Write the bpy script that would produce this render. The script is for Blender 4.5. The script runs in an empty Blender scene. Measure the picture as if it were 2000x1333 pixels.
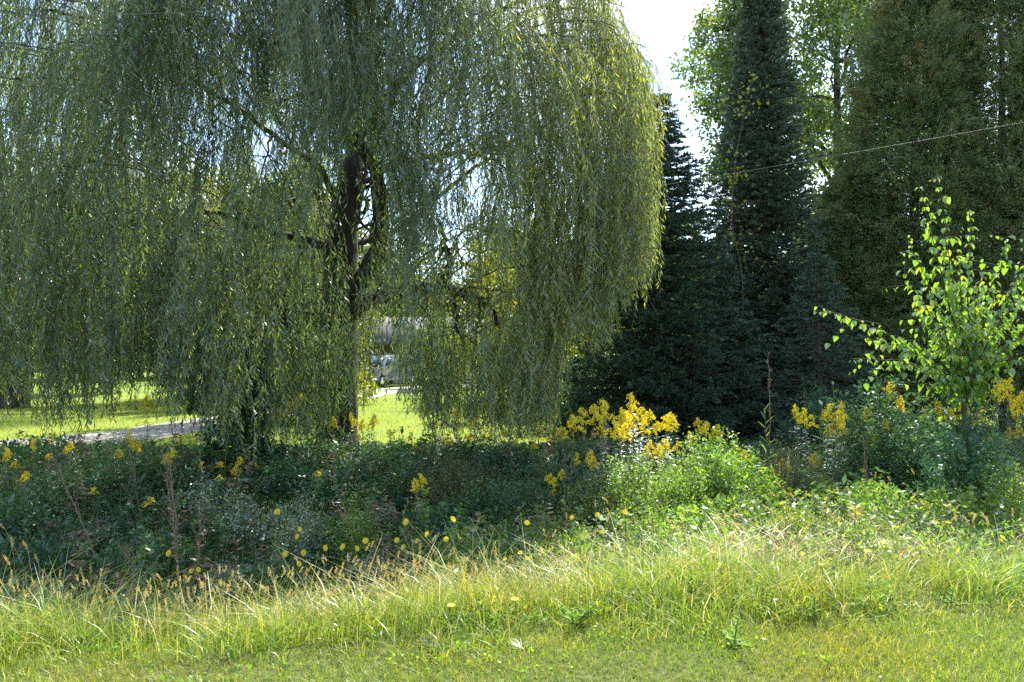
import bpy, bmesh, math, random
import numpy as np
from mathutils import Vector, Matrix
RAD = math.radians
random.seed(7); rng = np.random.default_rng(7)
scene = bpy.context.scene
COL = scene.collection

# ---------------------------------------------------------------- camera, sky, sun
CAMZ, F, PITCH = 1.6, 1500.0, RAD(1.3)
cd = bpy.data.cameras.new('camera'); cam = bpy.data.objects.new('camera', cd); COL.objects.link(cam)
cd.sensor_width = 36; cd.lens = 27.0; cd.clip_end = 3000; cd.clip_start = 0.05
cam.location = (0, 0, CAMZ); cam.rotation_euler = (RAD(90) + PITCH, 0, 0)
scene.camera = cam
SUN_AZ, SUN_EL = RAD(22), RAD(50)
w = bpy.data.worlds.new('World'); scene.world = w; w.use_nodes = True
nt = w.node_tree; nt.nodes.clear()
out = nt.nodes.new('ShaderNodeOutputWorld'); bg = nt.nodes.new('ShaderNodeBackground')
sky = nt.nodes.new('ShaderNodeTexSky'); sky.sky_type = 'NISHITA'; sky.sun_disc = False
sky.sun_elevation = SUN_EL; sky.sun_rotation = SUN_AZ; sky.air_density = 1.0; sky.dust_density = .4; sky.ozone_density = 1.5
tc = nt.nodes.new('ShaderNodeTexCoord'); mp = nt.nodes.new('ShaderNodeMapping'); mp.inputs['Scale'].default_value = (1, 1, 2.2)
mp.inputs['Location'].default_value = (0.35, 0.1, 0.2)
nz = nt.nodes.new('ShaderNodeTexNoise'); nz.inputs['Scale'].default_value = 2.6; nz.inputs['Detail'].default_value = 7; nz.inputs['Roughness'].default_value = .55
cr = nt.nodes.new('ShaderNodeValToRGB'); cr.color_ramp.elements[0].position = .5; cr.color_ramp.elements[1].position = .7
mx = nt.nodes.new('ShaderNodeMix'); mx.data_type = 'RGBA'; mx.inputs['B'].default_value = (8, 8.2, 8.4, 1)
L = nt.links.new
L(tc.outputs['Generated'], mp.inputs['Vector']); L(mp.outputs[0], nz.inputs['Vector']); L(nz.outputs['Fac'], cr.inputs[0])
L(cr.outputs[0], mx.inputs['Factor']); L(sky.outputs[0], mx.inputs['A']); L(mx.outputs['Result'], bg.inputs['Color']); L(bg.outputs[0], out.inputs[0])
bg.inputs['Strength'].default_value = 0.12
sl = bpy.data.lights.new('sun', 'SUN'); so = bpy.data.objects.new('sun', sl); COL.objects.link(so)
sl.energy = 4.3; sl.angle = RAD(0.5); sl.color = (1.0, 0.95, 0.84)
S = Vector((math.sin(SUN_AZ) * math.cos(SUN_EL), math.cos(SUN_AZ) * math.cos(SUN_EL), math.sin(SUN_EL)))
so.rotation_euler = S.to_track_quat('Z', 'Y').to_euler(); so.location = S * 50
vs = scene.view_settings; vs.view_transform = 'Standard'; vs.look = 'None'; vs.gamma = 1; vs.use_curve_mapping = False
vs.exposure = 1.7
scene.render.engine = 'CYCLES'
cy = scene.cycles; cy.max_bounces = 6; cy.diffuse_bounces = 3; cy.glossy_bounces = 2; cy.transmission_bounces = 4; cy.transparent_max_bounces = 4
cy.use_denoising = False; cy.use_adaptive_sampling = False; cy.sample_clamp_direct = 12.0
cy.sample_clamp_indirect = 4.0

# ---------------------------------------------------------------- measuring helpers
CA, SA = math.cos(PITCH), math.sin(PITCH)
def at(px, py, Y):
    """point of the place seen at (px,py) of the 2000 px photograph when it stands Y metres ahead"""
    u = (px - 1000) / F; v = (666.5 - py) / F
    k = Y / (CA - v * SA)
    return np.array([u * k, Y, CAMZ + (SA + v * CA) * k])
def proj(P):
    x, y, z = P[..., 0], P[..., 1], P[..., 2] - CAMZ
    f = y * CA + z * SA; v = -y * SA + z * CA
    f = np.maximum(f, .01)
    return 1000 + F * x / f, 666.5 - F * v / f
def sstep(a, b, t):
    t = np.clip((t - a) / (b - a), 0, 1); return t * t * (3 - 2 * t)
def hgt(x, y):
    x = np.asarray(x, float); y = np.asarray(y, float)
    s = sstep(-2.5, 3.0, x)
    D = .98 * (1 - s) + .36 * s
    a = sstep(3.95 + 1.3 * s, 6.7 + 1.4 * s, y); b = sstep(7.5 + .7 * s, 12.2 - .6 * s, y)
    h = -D * (a - b)
    n = .035 * np.sin(1.9 * x + .7 * y) * np.sin(1.3 * y - .5 * x + 1) + .02 * np.sin(4.1 * x + 2) * np.sin(3.7 * y)
    amp = sstep(4.2, 6, y) * (1 - sstep(12, 14, y))
    far = .12 * np.sin(x * .07 + .4) * np.sin(y * .05) * sstep(16, 40, y)
    return h + n * (amp + .12) + far

# ---------------------------------------------------------------- object helpers
def tag(o, label=None, cat=None, group=None, kind=None):
    if label: o['label'] = label
    if cat: o['category'] = cat
    if group: o['group'] = group
    if kind: o['kind'] = kind
    return o
def empty(name, loc, label, cat, group=None, rz=0, s=1):
    o = bpy.data.objects.new(name, None); COL.objects.link(o); o.empty_display_size = .1
    o.location = loc; o.rotation_euler = (0, 0, rz); o.scale = (s, s, s)
    return tag(o, label, cat, group)
class Q:
    """collects quads"""
    def __init__(s): s.v = []; s.f = []; s.r = []; s.n = 0
    def add(s, verts, faces, rnd=None):
        verts = np.asarray(verts, float); n, k = verts.shape[:2]
        faces = np.asarray(faces).reshape(-1, 4)
        f = (np.arange(n)[:, None, None] * k + faces[None]) + s.n
        s.v.append(verts.reshape(-1, 3)); s.f.append(f.reshape(-1, 4)); s.n += n * k
        if rnd is None: rnd = rng.random(n)
        s.r.append(np.repeat(np.asarray(rnd, float), k)); return s
    def build(s, name, mat, parent=None, smooth=False, data_only=False):
        me = bpy.data.meshes.new(name)
        V = np.concatenate(s.v); Fc = np.concatenate(s.f); R = np.concatenate(s.r)
        me.vertices.add(len(V)); me.vertices.foreach_set('co', V.astype(np.float32).ravel())
        m = len(Fc); me.loops.add(m * 4); me.loops.foreach_set('vertex_index', Fc.astype(np.int32).ravel())
        me.polygons.add(m); me.polygons.foreach_set('loop_start', np.arange(0, m * 4, 4, dtype=np.int32))
        me.polygons.foreach_set('loop_total', np.full(m, 4, dtype=np.int32))
        if smooth: me.polygons.foreach_set('use_smooth', np.ones(m, dtype=bool))
        me.update(calc_edges=True)
        at_ = me.attributes.new('rnd', 'FLOAT', 'POINT'); at_.data.foreach_set('value', R.astype(np.float32))
        me.materials.append(mat)
        o = bpy.data.objects.new(name, me); COL.objects.link(o)
        if parent: o.parent = parent
        return o
def nrm(a): return a / np.maximum(np.linalg.norm(a, axis=-1, keepdims=True), 1e-9)
def rdir(n, zb=0., zs=1.):
    d = rng.normal(size=(n, 3)); d[:, 2] = d[:, 2] * zs + zb; return nrm(d)
def leaf4(q, P, D, N, Ln, W, fold=.0, rnd=None, mid=.45):
    """slender leaf: one bent quad"""
    n = len(P); D = nrm(D); side = nrm(np.cross(D, N)); N = nrm(np.cross(side, D))
    Ln = np.broadcast_to(np.asarray(Ln, float).reshape(-1, 1), (n, 1)); W = np.broadcast_to(np.asarray(W, float).reshape(-1, 1), (n, 1))
    m = P + D * Ln * mid + N * Ln * fold
    q.add(np.stack([P, m + side * W * .5, P + D * Ln, m - side * W * .5], 1), [[0, 1, 2, 3]], rnd)
def leaf6(q, P, D, N, Ln, W, droop=.15, cup=.12, rnd=None):
    """broad leaf: two folded halves, drooping tip"""
    n = len(P); D = nrm(D); side = nrm(np.cross(D, N)); N = nrm(np.cross(side, D))
    Ln = np.broadcast_to(np.asarray(Ln, float).reshape(-1, 1), (n, 1)); W = np.broadcast_to(np.asarray(W, float).reshape(-1, 1), (n, 1))
    a1 = P + D * Ln * .22 + N * W * cup; a2 = P + D * Ln * .62 + N * W * cup - N * Ln * droop * .35
    tip = P + D * Ln - N * Ln * droop
    q.add(np.stack([P, a1 + side * W * .46, a2 + side * W * .40, tip, a2 - side * W * .40, a1 - side * W * .46], 1), [[0, 1, 2, 3], [0, 3, 4, 5]], rnd)
def blades(q, P, H, lean, W, az=None, curl=.5, seg=3, rnd=None):
    """curved grass blades; lean = horizontal reach over height"""
    n = len(P); H = np.broadcast_to(np.asarray(H, float), n); lean = np.broadcast_to(np.asarray(lean, float), n)
    W = np.broadcast_to(np.asarray(W, float), n); curl = np.broadcast_to(np.asarray(curl, float), n)
    if az is None: az = rng.random(n) * 2 * np.pi
    d = np.stack([np.cos(az), np.sin(az), np.zeros(n)], 1)
    tw = az + np.pi / 2 + rng.normal(0, .7, n)
    sd = np.stack([np.cos(tw), np.sin(tw), np.zeros(n)], 1)
    rows = []
    for i in range(seg + 1):
        t = i / seg
        hor = lean * H * (t ** 2) ; z = H * (t - curl * .5 * t ** 3)
        c = P + d * hor[:, None]; c[:, 2] = P[:, 2] + z
        wd = W * (1 - t) ** .7 * .5 if i < seg else W * .04
        rows += [c - sd * wd[:, None], c + sd * wd[:, None]]
    fa = [[2 * i, 2 * i + 1, 2 * i + 3, 2 * i + 2] for i in range(seg)]
    q.add(np.stack(rows, 1), fa, rnd)
def tube(q, pts, rad, sides=6, rnd=None):
    pts = np.asarray(pts, float); k = len(pts); rad = np.broadcast_to(np.asarray(rad, float), k)
    T = np.gradient(pts, axis=0); T = nrm(T)
    up = np.array([0, 0, 1.]) if abs(T[0, 2]) < .9 else np.array([1., 0, 0])
    A = nrm(np.cross(T, up)); B = np.cross(T, A)
    th = np.arange(sides) * 2 * np.pi / sides
    ring = pts[:, None] + rad[:, None, None] * (np.cos(th)[None, :, None] * A[:, None] + np.sin(th)[None, :, None] * B[:, None])
    f = [[i * sides + j, i * sides + (j + 1) % sides, (i + 1) * sides + (j + 1) % sides, (i + 1) * sides + j] for i in range(k - 1) for j in range(sides)]
    q.add(ring.reshape(1, -1, 3), f, [rng.random() if rnd is None else rnd])
def spline(P, n):
    """Catmull-Rom through P"""
    P = np.asarray(P, float); P = np.vstack([2 * P[0] - P[1], P, 2 * P[-1] - P[-2]]); m = len(P) - 3
    o = []
    for i in range(n):
        u = i / (n - 1) * m; k = min(int(u), m - 1); t = u - k; a, b, c, d = P[k:k + 4]
        o.append(.5 * ((2 * b) + (-a + c) * t + (2 * a - 5 * b + 4 * c - d) * t * t + (-a + 3 * b - 3 * c + d) * t ** 3))
    return np.array(o)
def wig(pts, amp, f=1.0):
    n = len(pts); e = rng.normal(0, amp, (n, 3)); e[0] = 0
    return pts + e
def dup(root, loc, rz=0, s=1., label=None, name=None):
    r = root.copy(); COL.objects.link(r); r.location = loc; r.rotation_euler = (0, 0, rz); r.scale = (s, s, s) if np.isscalar(s) else s
    if label: r['label'] = label
    for ch in root.children:
        c = ch.copy(); COL.objects.link(c); c.parent = r
        for g in ch.children:
            d = g.copy(); COL.objects.link(d); d.parent = c
    return r

# ---------------------------------------------------------------- materials
def newmat(name):
    m = bpy.data.materials.new(name); m.use_nodes = True; t = m.node_tree; t.nodes.clear()
    return m, t, t.nodes.new, t.links.new
def leafmat(name, stops, trans=.42, tmul=(1.5, 1.35, .55), gloss=.06, rough=.42, patch=None, pscale=.6):
    m, t, N, K = newmat(name)
    a = N('ShaderNodeAttribute'); a.attribute_name = 'rnd'
    c = N('ShaderNodeValToRGB'); els = c.color_ramp.elements
    while len(els) < len(stops): els.new(.5)
    for e, (p, col) in zip(els, stops): e.position = p; e.color = (*col, 1)
    K(a.outputs['Fac'], c.inputs[0]); col = c.outputs[0]
    if patch:
        g = N('ShaderNodeNewGeometry'); nz = N('ShaderNodeTexNoise'); nz.inputs['Scale'].default_value = pscale; nz.inputs['Detail'].default_value = 3
        K(g.outputs['Position'], nz.inputs['Vector'])
        r = N('ShaderNodeMapRange'); r.inputs[1].default_value = .42; r.inputs[2].default_value = .62
        K(nz.outputs['Fac'], r.inputs[0])
        x = N('ShaderNodeMix'); x.data_type = 'RGBA'; x.blend_type = 'MULTIPLY'; K(r.outputs[0], x.inputs['Factor']); K(col, x.inputs['A']); x.inputs['B'].default_value = (*patch, 1)
        col = x.outputs['Result']
    tm = N('ShaderNodeMix'); tm.data_type = 'RGBA'; tm.blend_type = 'MULTIPLY'; tm.inputs['Factor'].default_value = 1; tm.inputs['B'].default_value = (*tmul, 1)
    K(col, tm.inputs['A'])
    d = N('ShaderNodeBsdfDiffuse'); tr = N('ShaderNodeBsdfTranslucent'); gl = N('ShaderNodeBsdfAnisotropic'); gl.inputs['Roughness'].default_value = rough
    gl.inputs['Color'].default_value = (.9, .95, 1, 1)
    K(col, d.inputs['Color']); K(tm.outputs['Result'], tr.inputs['Color'])
    m1 = N('ShaderNodeMixShader'); m1.inputs[0].default_value = trans; K(d.outputs[0], m1.inputs[1]); K(tr.outputs[0], m1.inputs[2])
    m2 = N('ShaderNodeMixShader'); m2.inputs[0].default_value = gloss; K(m1.outputs[0], m2.inputs[1]); K(gl.outputs[0], m2.inputs[2])
    o = N('ShaderNodeOutputMaterial'); K(m2.outputs[0], o.inputs[0]); return m
def barkmat(name, c1, c2, scale=9, bump=.5):
    m, t, N, K = newmat(name)
    tcn = N('ShaderNodeTexCoord'); mpn = N('ShaderNodeMapping'); mpn.inputs['Scale'].default_value = (1, 1, .22); K(tcn.outputs['Object'], mpn.inputs[0])
    nz = N('ShaderNodeTexNoise'); nz.inputs['Scale'].default_value = scale; nz.inputs['Detail'].default_value = 8; K(mpn.outputs[0], nz.inputs['Vector'])
    c = N('ShaderNodeValToRGB'); c.color_ramp.elements[0].position = .35; c.color_ramp.elements[0].color = (*c1, 1); c.color_ramp.elements[1].position = .68; c.color_ramp.elements[1].color = (*c2, 1)
    K(nz.outputs['Fac'], c.inputs[0]); b = N('ShaderNodeBsdfPrincipled'); b.inputs['Roughness'].default_value = .9; K(c.outputs[0], b.inputs['Base Color'])
    bm = N('ShaderNodeBump'); bm.inputs['Strength'].default_value = bump; bm.inputs['Distance'].default_value = .04; K(nz.outputs['Fac'], bm.inputs['Height']); K(bm.outputs[0], b.inputs['Normal'])
    o = N('ShaderNodeOutputMaterial'); K(b.outputs[0], o.inputs[0]); return m
def plain(name, col, rough=.6, metal=0., nscale=20, var=.15):
    m, t, N, K = newmat(name)
    tcn = N('ShaderNodeTexCoord'); nz = N('ShaderNodeTexNoise'); nz.inputs['Scale'].default_value = nscale; nz.inputs['Detail'].default_value = 5; K(tcn.outputs['Object'], nz.inputs['Vector'])
    c = N('ShaderNodeValToRGB'); c.color_ramp.elements[0].position = .3; c.color_ramp.elements[0].color = (*[v * (1 - var) for v in col], 1); c.color_ramp.elements[1].position = .7; c.color_ramp.elements[1].color = (*[min(1, v * (1 + var)) for v in col], 1)
    K(nz.outputs['Fac'], c.inputs[0]); b = N('ShaderNodeBsdfPrincipled'); b.inputs['Roughness'].default_value = rough; b.inputs['Metallic'].default_value = metal; K(c.outputs[0], b.inputs['Base Color'])
    o = N('ShaderNodeOutputMaterial'); K(b.outputs[0], o.inputs[0]); return m

M = {}
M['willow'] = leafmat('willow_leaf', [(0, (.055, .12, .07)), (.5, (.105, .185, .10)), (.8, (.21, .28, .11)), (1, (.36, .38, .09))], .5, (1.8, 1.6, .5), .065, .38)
M['willowtwig'] = leafmat('willow_twig', [(0, (.10, .075, .035)), (1, (.2, .17, .07))], .1, (1, 1, 1), .05)
M['spruce'] = leafmat('spruce_needle', [(0, (.032, .07, .045)), (.7, (.055, .105, .065)), (1, (.10, .15, .09))], .15, (1.2, 1.2, .8), .05, .5)
M['spruce2'] = leafmat('narrow_spruce_needle', [(0, (.045, .08, .055)), (.7, (.075, .12, .075)), (1, (.12, .165, .1))], .2, (1.3, 1.2, .7), .06, .45)
M['cedar'] = leafmat('cedar_scale', [(0, (.085, .145, .055)), (.55, (.155, .22, .085)), (.72, (.2, .26, .09)), (.8, (.24, .18, .09)), (1, (.30, .21, .11))], .36, (1.4, 1.2, .6), .05, .5)
M['poplar'] = leafmat('poplar_leaf', [(0, (.07, .14, .035)), (.7, (.125, .2, .055)), (1, (.23, .28, .08))], .5, (1.7, 1.5, .4), .09, .35)
M['farleaf'] = leafmat('far_leaf', [(0, (.05, .09, .03)), (.7, (.09, .14, .04)), (1, (.17, .2, .05))], .5, (1.9, 1.6, .4), .05, .5)
M['olive'] = leafmat('olive_leaf', [(0, (.055, .07, .025)), (.7, (.09, .10, .04)), (1, (.14, .13, .05))], .4, (1.4, 1.2, .5), .05, .5)
M['sapling'] = leafmat('sapling_leaf', [(0, (.08, .18, .04)), (.5, (.16, .30, .05)), (.8, (.24, .37, .055)), (1, (.38, .42, .06))], .5, (1.6, 1.55, .45), .09, .35)
M['shrub'] = leafmat('shade_shrub_leaf', [(0, (.025, .09, .045)), (.8, (.04, .13, .06)), (1, (.09, .2, .05))], .4, (1.4, 1.4, .6), .06, .4)
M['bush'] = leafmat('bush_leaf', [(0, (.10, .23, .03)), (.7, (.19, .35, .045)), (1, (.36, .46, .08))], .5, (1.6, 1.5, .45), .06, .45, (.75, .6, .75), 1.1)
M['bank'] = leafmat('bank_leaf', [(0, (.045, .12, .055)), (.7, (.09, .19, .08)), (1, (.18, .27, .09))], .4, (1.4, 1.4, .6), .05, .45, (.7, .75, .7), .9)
M['rodleaf'] = leafmat('goldenrod_leaf', [(0, (.09, .16, .09)), (1, (.22, .28, .2))], .35, (1.3, 1.3, .7), .13, .45)
M['rodflower'] = leafmat('goldenrod_flower', [(0, (.7, .52, .012)), (.5, (.85, .70, .02)), (1, (.9, .80, .07))], .35, (1.1, 1.1, .6), .03, .5)
M['stem'] = leafmat('plant_stem', [(0, (.09, .13, .04)), (1, (.17, .18, .06))], .15, (1, 1, 1), .05)
M['deadstem'] = leafmat('dead_stem', [(0, (.16, .11, .07)), (1, (.28, .2, .13))], .15, (1, 1, 1), .03)
M['yellow'] = leafmat('yellow_petal', [(0, (.75, .55, .01)), (1, (.85, .72, .02))], .4, (1.1, 1.1, .5), .03, .5)
M['puff'] = leafmat('seed_fluff', [(0, (.6, .58, .5)), (1, (.8, .78, .7))], .4, (1, 1, 1), .02, .5)
M['pink'] = leafmat('pink_petal', [(0, (.35, .08, .28)), (1, (.5, .2, .42))], .4, (1, 1, 1), .02, .5)
M['lawn'] = leafmat('mown_blade', [(0, (.10, .20, .02)), (.5, (.22, .33, .03)), (.8, (.36, .41, .06)), (1, (.58, .52, .2))], .45, (1.5, 1.4, .45), .035, .4, (1.25, .95, .9), .9)
M['meadow'] = leafmat('meadow_blade', [(0, (.09, .21, .025)), (.45, (.24, .36, .035)), (.64, (.38, .44, .08)), (.8, (.50, .45, .17)), (.92, (.6, .53, .28)), (1, (.74, .68, .45))], .42, (1.35, 1.35, .5), .045, .4, (1.1, .9, .85), 1.3)
M['straw'] = leafmat('straw_blade', [(0, (.34, .28, .11)), (.6, (.56, .48, .22)), (1, (.74, .68, .42))], .4, (1.2, 1.15, .8), .08, .4)
M['green'] = leafmat('green_blade', [(0, (.08, .19, .045)), (.7, (.13, .26, .06)), (1, (.24, .3, .1))], .45, (1.5, 1.4, .5), .09, .38)
M['foxtail'] = leafmat('foxtail_head', [(0, (.38, .33, .12)), (1, (.62, .54, .24))], .45, (1.3, 1.1, .7), .03, .5)
M['weed'] = leafmat('weed_leaf', [(0, (.1, .24, .03)), (1, (.22, .38, .05))], .5, (1.6, 1.5, .4), .03, .5)
M['milk'] = leafmat('milkweed_leaf', [(0, (.07, .14, .08)), (1, (.12, .2, .11))], .35, (1.4, 1.4, .6), .02, .6)
M['vine'] = leafmat('vine_leaf', [(0, (.12, .19, .03)), (.6, (.2, .24, .03)), (1, (.36, .3, .04))], .55, (1.8, 1.6, .35), .06, .4)
M['wbark'] = barkmat('willow_bark', (.014, .011, .009), (.06, .047, .037), 8, .9)
M['bark'] = barkmat('tree_bark', (.03, .024, .02), (.12, .095, .075), 9, .6)
M['barkpale'] = barkmat('poplar_bark', (.08, .07, .055), (.25, .22, .17), 6, .5)

# ---------------------------------------------------------------- ground and driveway
def build_ground():
    xs = np.concatenate([[-420, -250, -150, -90, -60, -40, -28], np.linspace(-20, -9, 20), np.linspace(-8.8, 9, 170), np.linspace(9.8, 20, 16), [28, 40, 60, 90, 150, 250, 420]])
    ys = np.concatenate([[-40, -20, -8, -3], np.linspace(0, 3, 8), np.linspace(3.1, 14, 130), np.linspace(14.6, 45, 50), [50, 58, 70, 90, 130, 200, 320, 520]])
    X, Y = np.meshgrid(xs, ys, indexing='ij'); Z = hgt(X, Y)
    V = np.stack([X, Y, Z], -1).reshape(1, -1, 3); ny = len(ys)
    i, j = np.meshgrid(np.arange(len(xs) - 1), np.arange(ny - 1), indexing='ij')
    a = (i * ny + j).ravel(); Fc = np.stack([a, a + ny, a + ny + 1, a + 1], 1)
    q = Q(); q.add(V, Fc, [0])
    m, t, N, K = newmat('ground_turf')
    g = N('ShaderNodeNewGeometry'); n1 = N('ShaderNodeTexNoise'); n1.inputs['Scale'].default_value = .55; n1.inputs['Detail'].default_value = 9; n1.inputs['Roughness'].default_value = .7
    n2 = N('ShaderNodeTexNoise'); n2.inputs['Scale'].default_value = 22; n2.inputs['Detail'].default_value = 6
    K(g.outputs['Position'], n1.inputs['Vector']); K(g.outputs['Position'], n2.inputs['Vector'])
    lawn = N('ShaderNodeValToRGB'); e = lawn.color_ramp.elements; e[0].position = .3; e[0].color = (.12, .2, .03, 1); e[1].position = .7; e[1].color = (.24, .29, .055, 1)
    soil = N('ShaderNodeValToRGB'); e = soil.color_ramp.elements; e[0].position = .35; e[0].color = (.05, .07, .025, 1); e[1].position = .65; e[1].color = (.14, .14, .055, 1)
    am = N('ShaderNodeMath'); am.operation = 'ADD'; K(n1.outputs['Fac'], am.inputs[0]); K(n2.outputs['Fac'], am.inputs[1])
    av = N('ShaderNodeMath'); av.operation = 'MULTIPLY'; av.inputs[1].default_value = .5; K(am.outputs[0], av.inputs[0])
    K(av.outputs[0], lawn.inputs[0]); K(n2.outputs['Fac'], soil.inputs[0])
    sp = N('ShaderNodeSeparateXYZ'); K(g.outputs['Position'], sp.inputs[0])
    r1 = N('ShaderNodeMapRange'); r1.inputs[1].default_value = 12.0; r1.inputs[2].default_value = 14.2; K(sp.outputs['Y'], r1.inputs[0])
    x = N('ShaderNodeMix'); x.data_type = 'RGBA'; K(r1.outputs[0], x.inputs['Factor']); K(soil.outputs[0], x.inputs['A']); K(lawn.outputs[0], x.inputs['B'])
    b = N('ShaderNodeBsdfPrincipled'); b.inputs['Roughness'].default_value = .95; b.inputs['Specular IOR Level'].default_value = .1; K(x.outputs['Result'], b.inputs['Base Color'])
    bp = N('ShaderNodeBump'); bp.inputs['Strength'].default_value = .6; bp.inputs['Distance'].default_value = .05; K(n2.outputs['Fac'], bp.inputs['Height']); K(bp.outputs[0], b.inputs['Normal'])
    o = N('ShaderNodeOutputMaterial'); K(b.outputs[0], o.inputs[0])
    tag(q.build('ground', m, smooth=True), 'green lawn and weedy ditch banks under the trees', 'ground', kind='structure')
build_ground()
DRIVE = spline([(-22, 12.2, 0), (-14, 12.7, 0), (-10, 13.8, 0), (-8.1, 15.8, 0), (-7.5, 19.5, 0), (-6.9, 25, 0), (-6.6, 33, 0), (-5.0, 41, 0), (-1, 45, 0), (6, 46.5, 0)], 90)
def drive_dist(x, y):
    d = np.full(np.shape(x), 1e9)
    for p in DRIVE: d = np.minimum(d, np.hypot(x - p[0], y - p[1]))
    return d
def build_drive():
    T = nrm(np.gradient(DRIVE, axis=0)); Nn = np.stack([-T[:, 1], T[:, 0], 0 * T[:, 0]], 1)
    k = 9; rows = []
    for i, p in enumerate(DRIVE):
        wd = 1.05 + .12 * math.sin(i * .9) + (.9 if p[1] > 38 else 0)
        for j in range(k):
            u = (j / (k - 1) * 2 - 1) * wd; c = p + Nn[i] * u; e = 1 - abs(j / (k - 1) * 2 - 1) ** 6
            rows.append([c[0], c[1], float(hgt(c[0], c[1])) + .006 + .02 * e])
    n = len(DRIVE); f = [[i * k + j, (i + 1) * k + j, (i + 1) * k + j + 1, i * k + j + 1] for i in range(n - 1) for j in range(k - 1)]
    q = Q(); q.add(np.array(rows)[None], f, [0])
    m, t, N, K = newmat('gravel')
    g = N('ShaderNodeNewGeometry'); v = N('ShaderNodeTexVoronoi'); v.inputs['Scale'].default_value = 30; K(g.outputs['Position'], v.inputs['Vector'])
    nz = N('ShaderNodeTexNoise'); nz.inputs['Scale'].default_value = 1.7; nz.inputs['Detail'].default_value = 7; K(g.outputs['Position'], nz.inputs['Vector'])
    c = N('ShaderNodeValToRGB'); e = c.color_ramp.elements; e[0].position = .3; e[0].color = (.30, .27, .23, 1); e[1].position = .7; e[1].color = (.5, .46, .41, 1); K(nz.outputs['Fac'], c.inputs[0])
    b = N('ShaderNodeBsdfPrincipled'); b.inputs['Roughness'].default_value = .9; K(c.outputs[0], b.inputs['Base Color'])
    bp = N('ShaderNodeBump'); bp.inputs['Distance'].default_value = .02; K(v.outputs['Distance'], bp.inputs['Height']); K(bp.outputs[0], b.inputs['Normal'])
    o = N('ShaderNodeOutputMaterial'); K(b.outputs[0], o.inputs[0])
    tag(q.build('driveway', m, smooth=True), 'pale gravel driveway curving from the left behind the willow to the house', 'driveway', kind='structure')
build_drive()

# ---------------------------------------------------------------- weeping willows
BOT = np.array([(-600, 780), (0, 790), (40, 838), (100, 826), (150, 850), (185, 850), (215, 790), (250, 765), (290, 820), (320, 780), (360, 800), (400, 862), (520, 885), (600, 875), (640, 868), (690, 800), (740, 775), (790, 800), (820, 850), (900, 850), (1000, 855), (1082, 850), (1098, 720), (1130, 655), (1185, 685), (1205, 610), (1235, 590), (1268, 535), (1288, 380), (1330, 260)], float)
TOP = np.array([(-600, -900), (1080, -900), (1150, -250), (1200, -10), (1235, 75), (1262, 125), (1285, 215), (1310, 330)], float)
GAPS = [(530, 295, 38, 60, .8), (705, 400, 52, 115, .82), (655, 480, 30, 170, .6), (742, 705, 48, 78, .58), (912, 690, 20, 60, .72), (418, 395, 26, 50, .6), (560, 170, 26, 45, .35),
        (740, 830, 60, 50, .75), (275, 795, 42, 60, .65), (20, 800, 28, 60, .8), (205, 790, 14, 60, .5), (930, 350, 40, 45, .45), (880, 600, 75, 34, .55), (130, 770, 12, 50, .4)]
FRONTGAPS = [(610, 470, 165, 175, .58), (895, 565, 125, 95, .7), (600, 690, 130, 80, .3)]
def gapkeep(P, u):
    px, py = proj(P); k = np.ones(len(P), bool)
    for gx, gy, a, b, p in GAPS + (FRONTGAPS if P[0, 1] < 12.9 else []):
        r = ((px - gx) / a) ** 2 + ((py - gy) / b) ** 2
        k &= ~((r < 1) & (u < p)) & ~((r < 1.7) & (u < p * .4))
    return k
def strand(ql, qt, A, outd, length, leafL, spacing, bias, gaps=True, ph0=None):
    n = max(4, int(length / spacing)); t = (np.arange(n) + rng.random()) * spacing
    ph = rng.random(3) * 6.28; amp = .05 + .05 * rng.random()
    if ph0 is not None: ph = ph0 + rng.normal(0, .45, 3); amp = .10 + .09 * rng.random()
    off = .28 * (1 - np.exp(-t / .35))
    wx = amp * np.sin(t * 1.3 + ph[0]) * np.minimum(t, 1.5) + .018 * np.sin(t * 6 + ph[1]); wy = amp * np.sin(t * 1.1 + ph[2]) * np.minimum(t, 1.5)
    P = A + outd[None] * off[:, None]; P[:, 0] += wx; P[:, 1] += wy; P[:, 2] += -t + .12 * (1 - np.exp(-t / .15)) - .05
    keep = P[:, 2] > .35
    if gaps: keep &= gapkeep(P, rng.random())
    # thin leaves near the top of a strand and vary density
    keep &= rng.random(n) < .93
    if keep.sum() < 4: return
    idx = np.linspace(0, n - 1, max(3, n // 7)).astype(int)
    seg = P[idx]; kk = keep[idx]
    run = []
    for s_, k_ in zip(seg, kk):
        if k_: run.append(s_)
        elif len(run) > 2: tube(qt, run, .0035, 3); run = []
        else: run = []
    if len(run) > 2: tube(qt, run, .0035, 3)
    P = P[keep]; m = len(P); th = rng.random(m) * 6.283
    side = np.stack([np.cos(th), np.sin(th), np.zeros(m)], 1)
    D = side * rng.uniform(.25, 1.05, (m, 1)) + np.array([.05, 0, -1.])
    Nn = rdir(m, .0, .6)
    ll = leafL * rng.uniform(.6, 1.15, m)
    leaf4(ql, P, D, Nn, ll, ll * rng.uniform(.12, .19, m), .05, np.clip(bias + rng.normal(0, .2, m), 0, 1))

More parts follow.
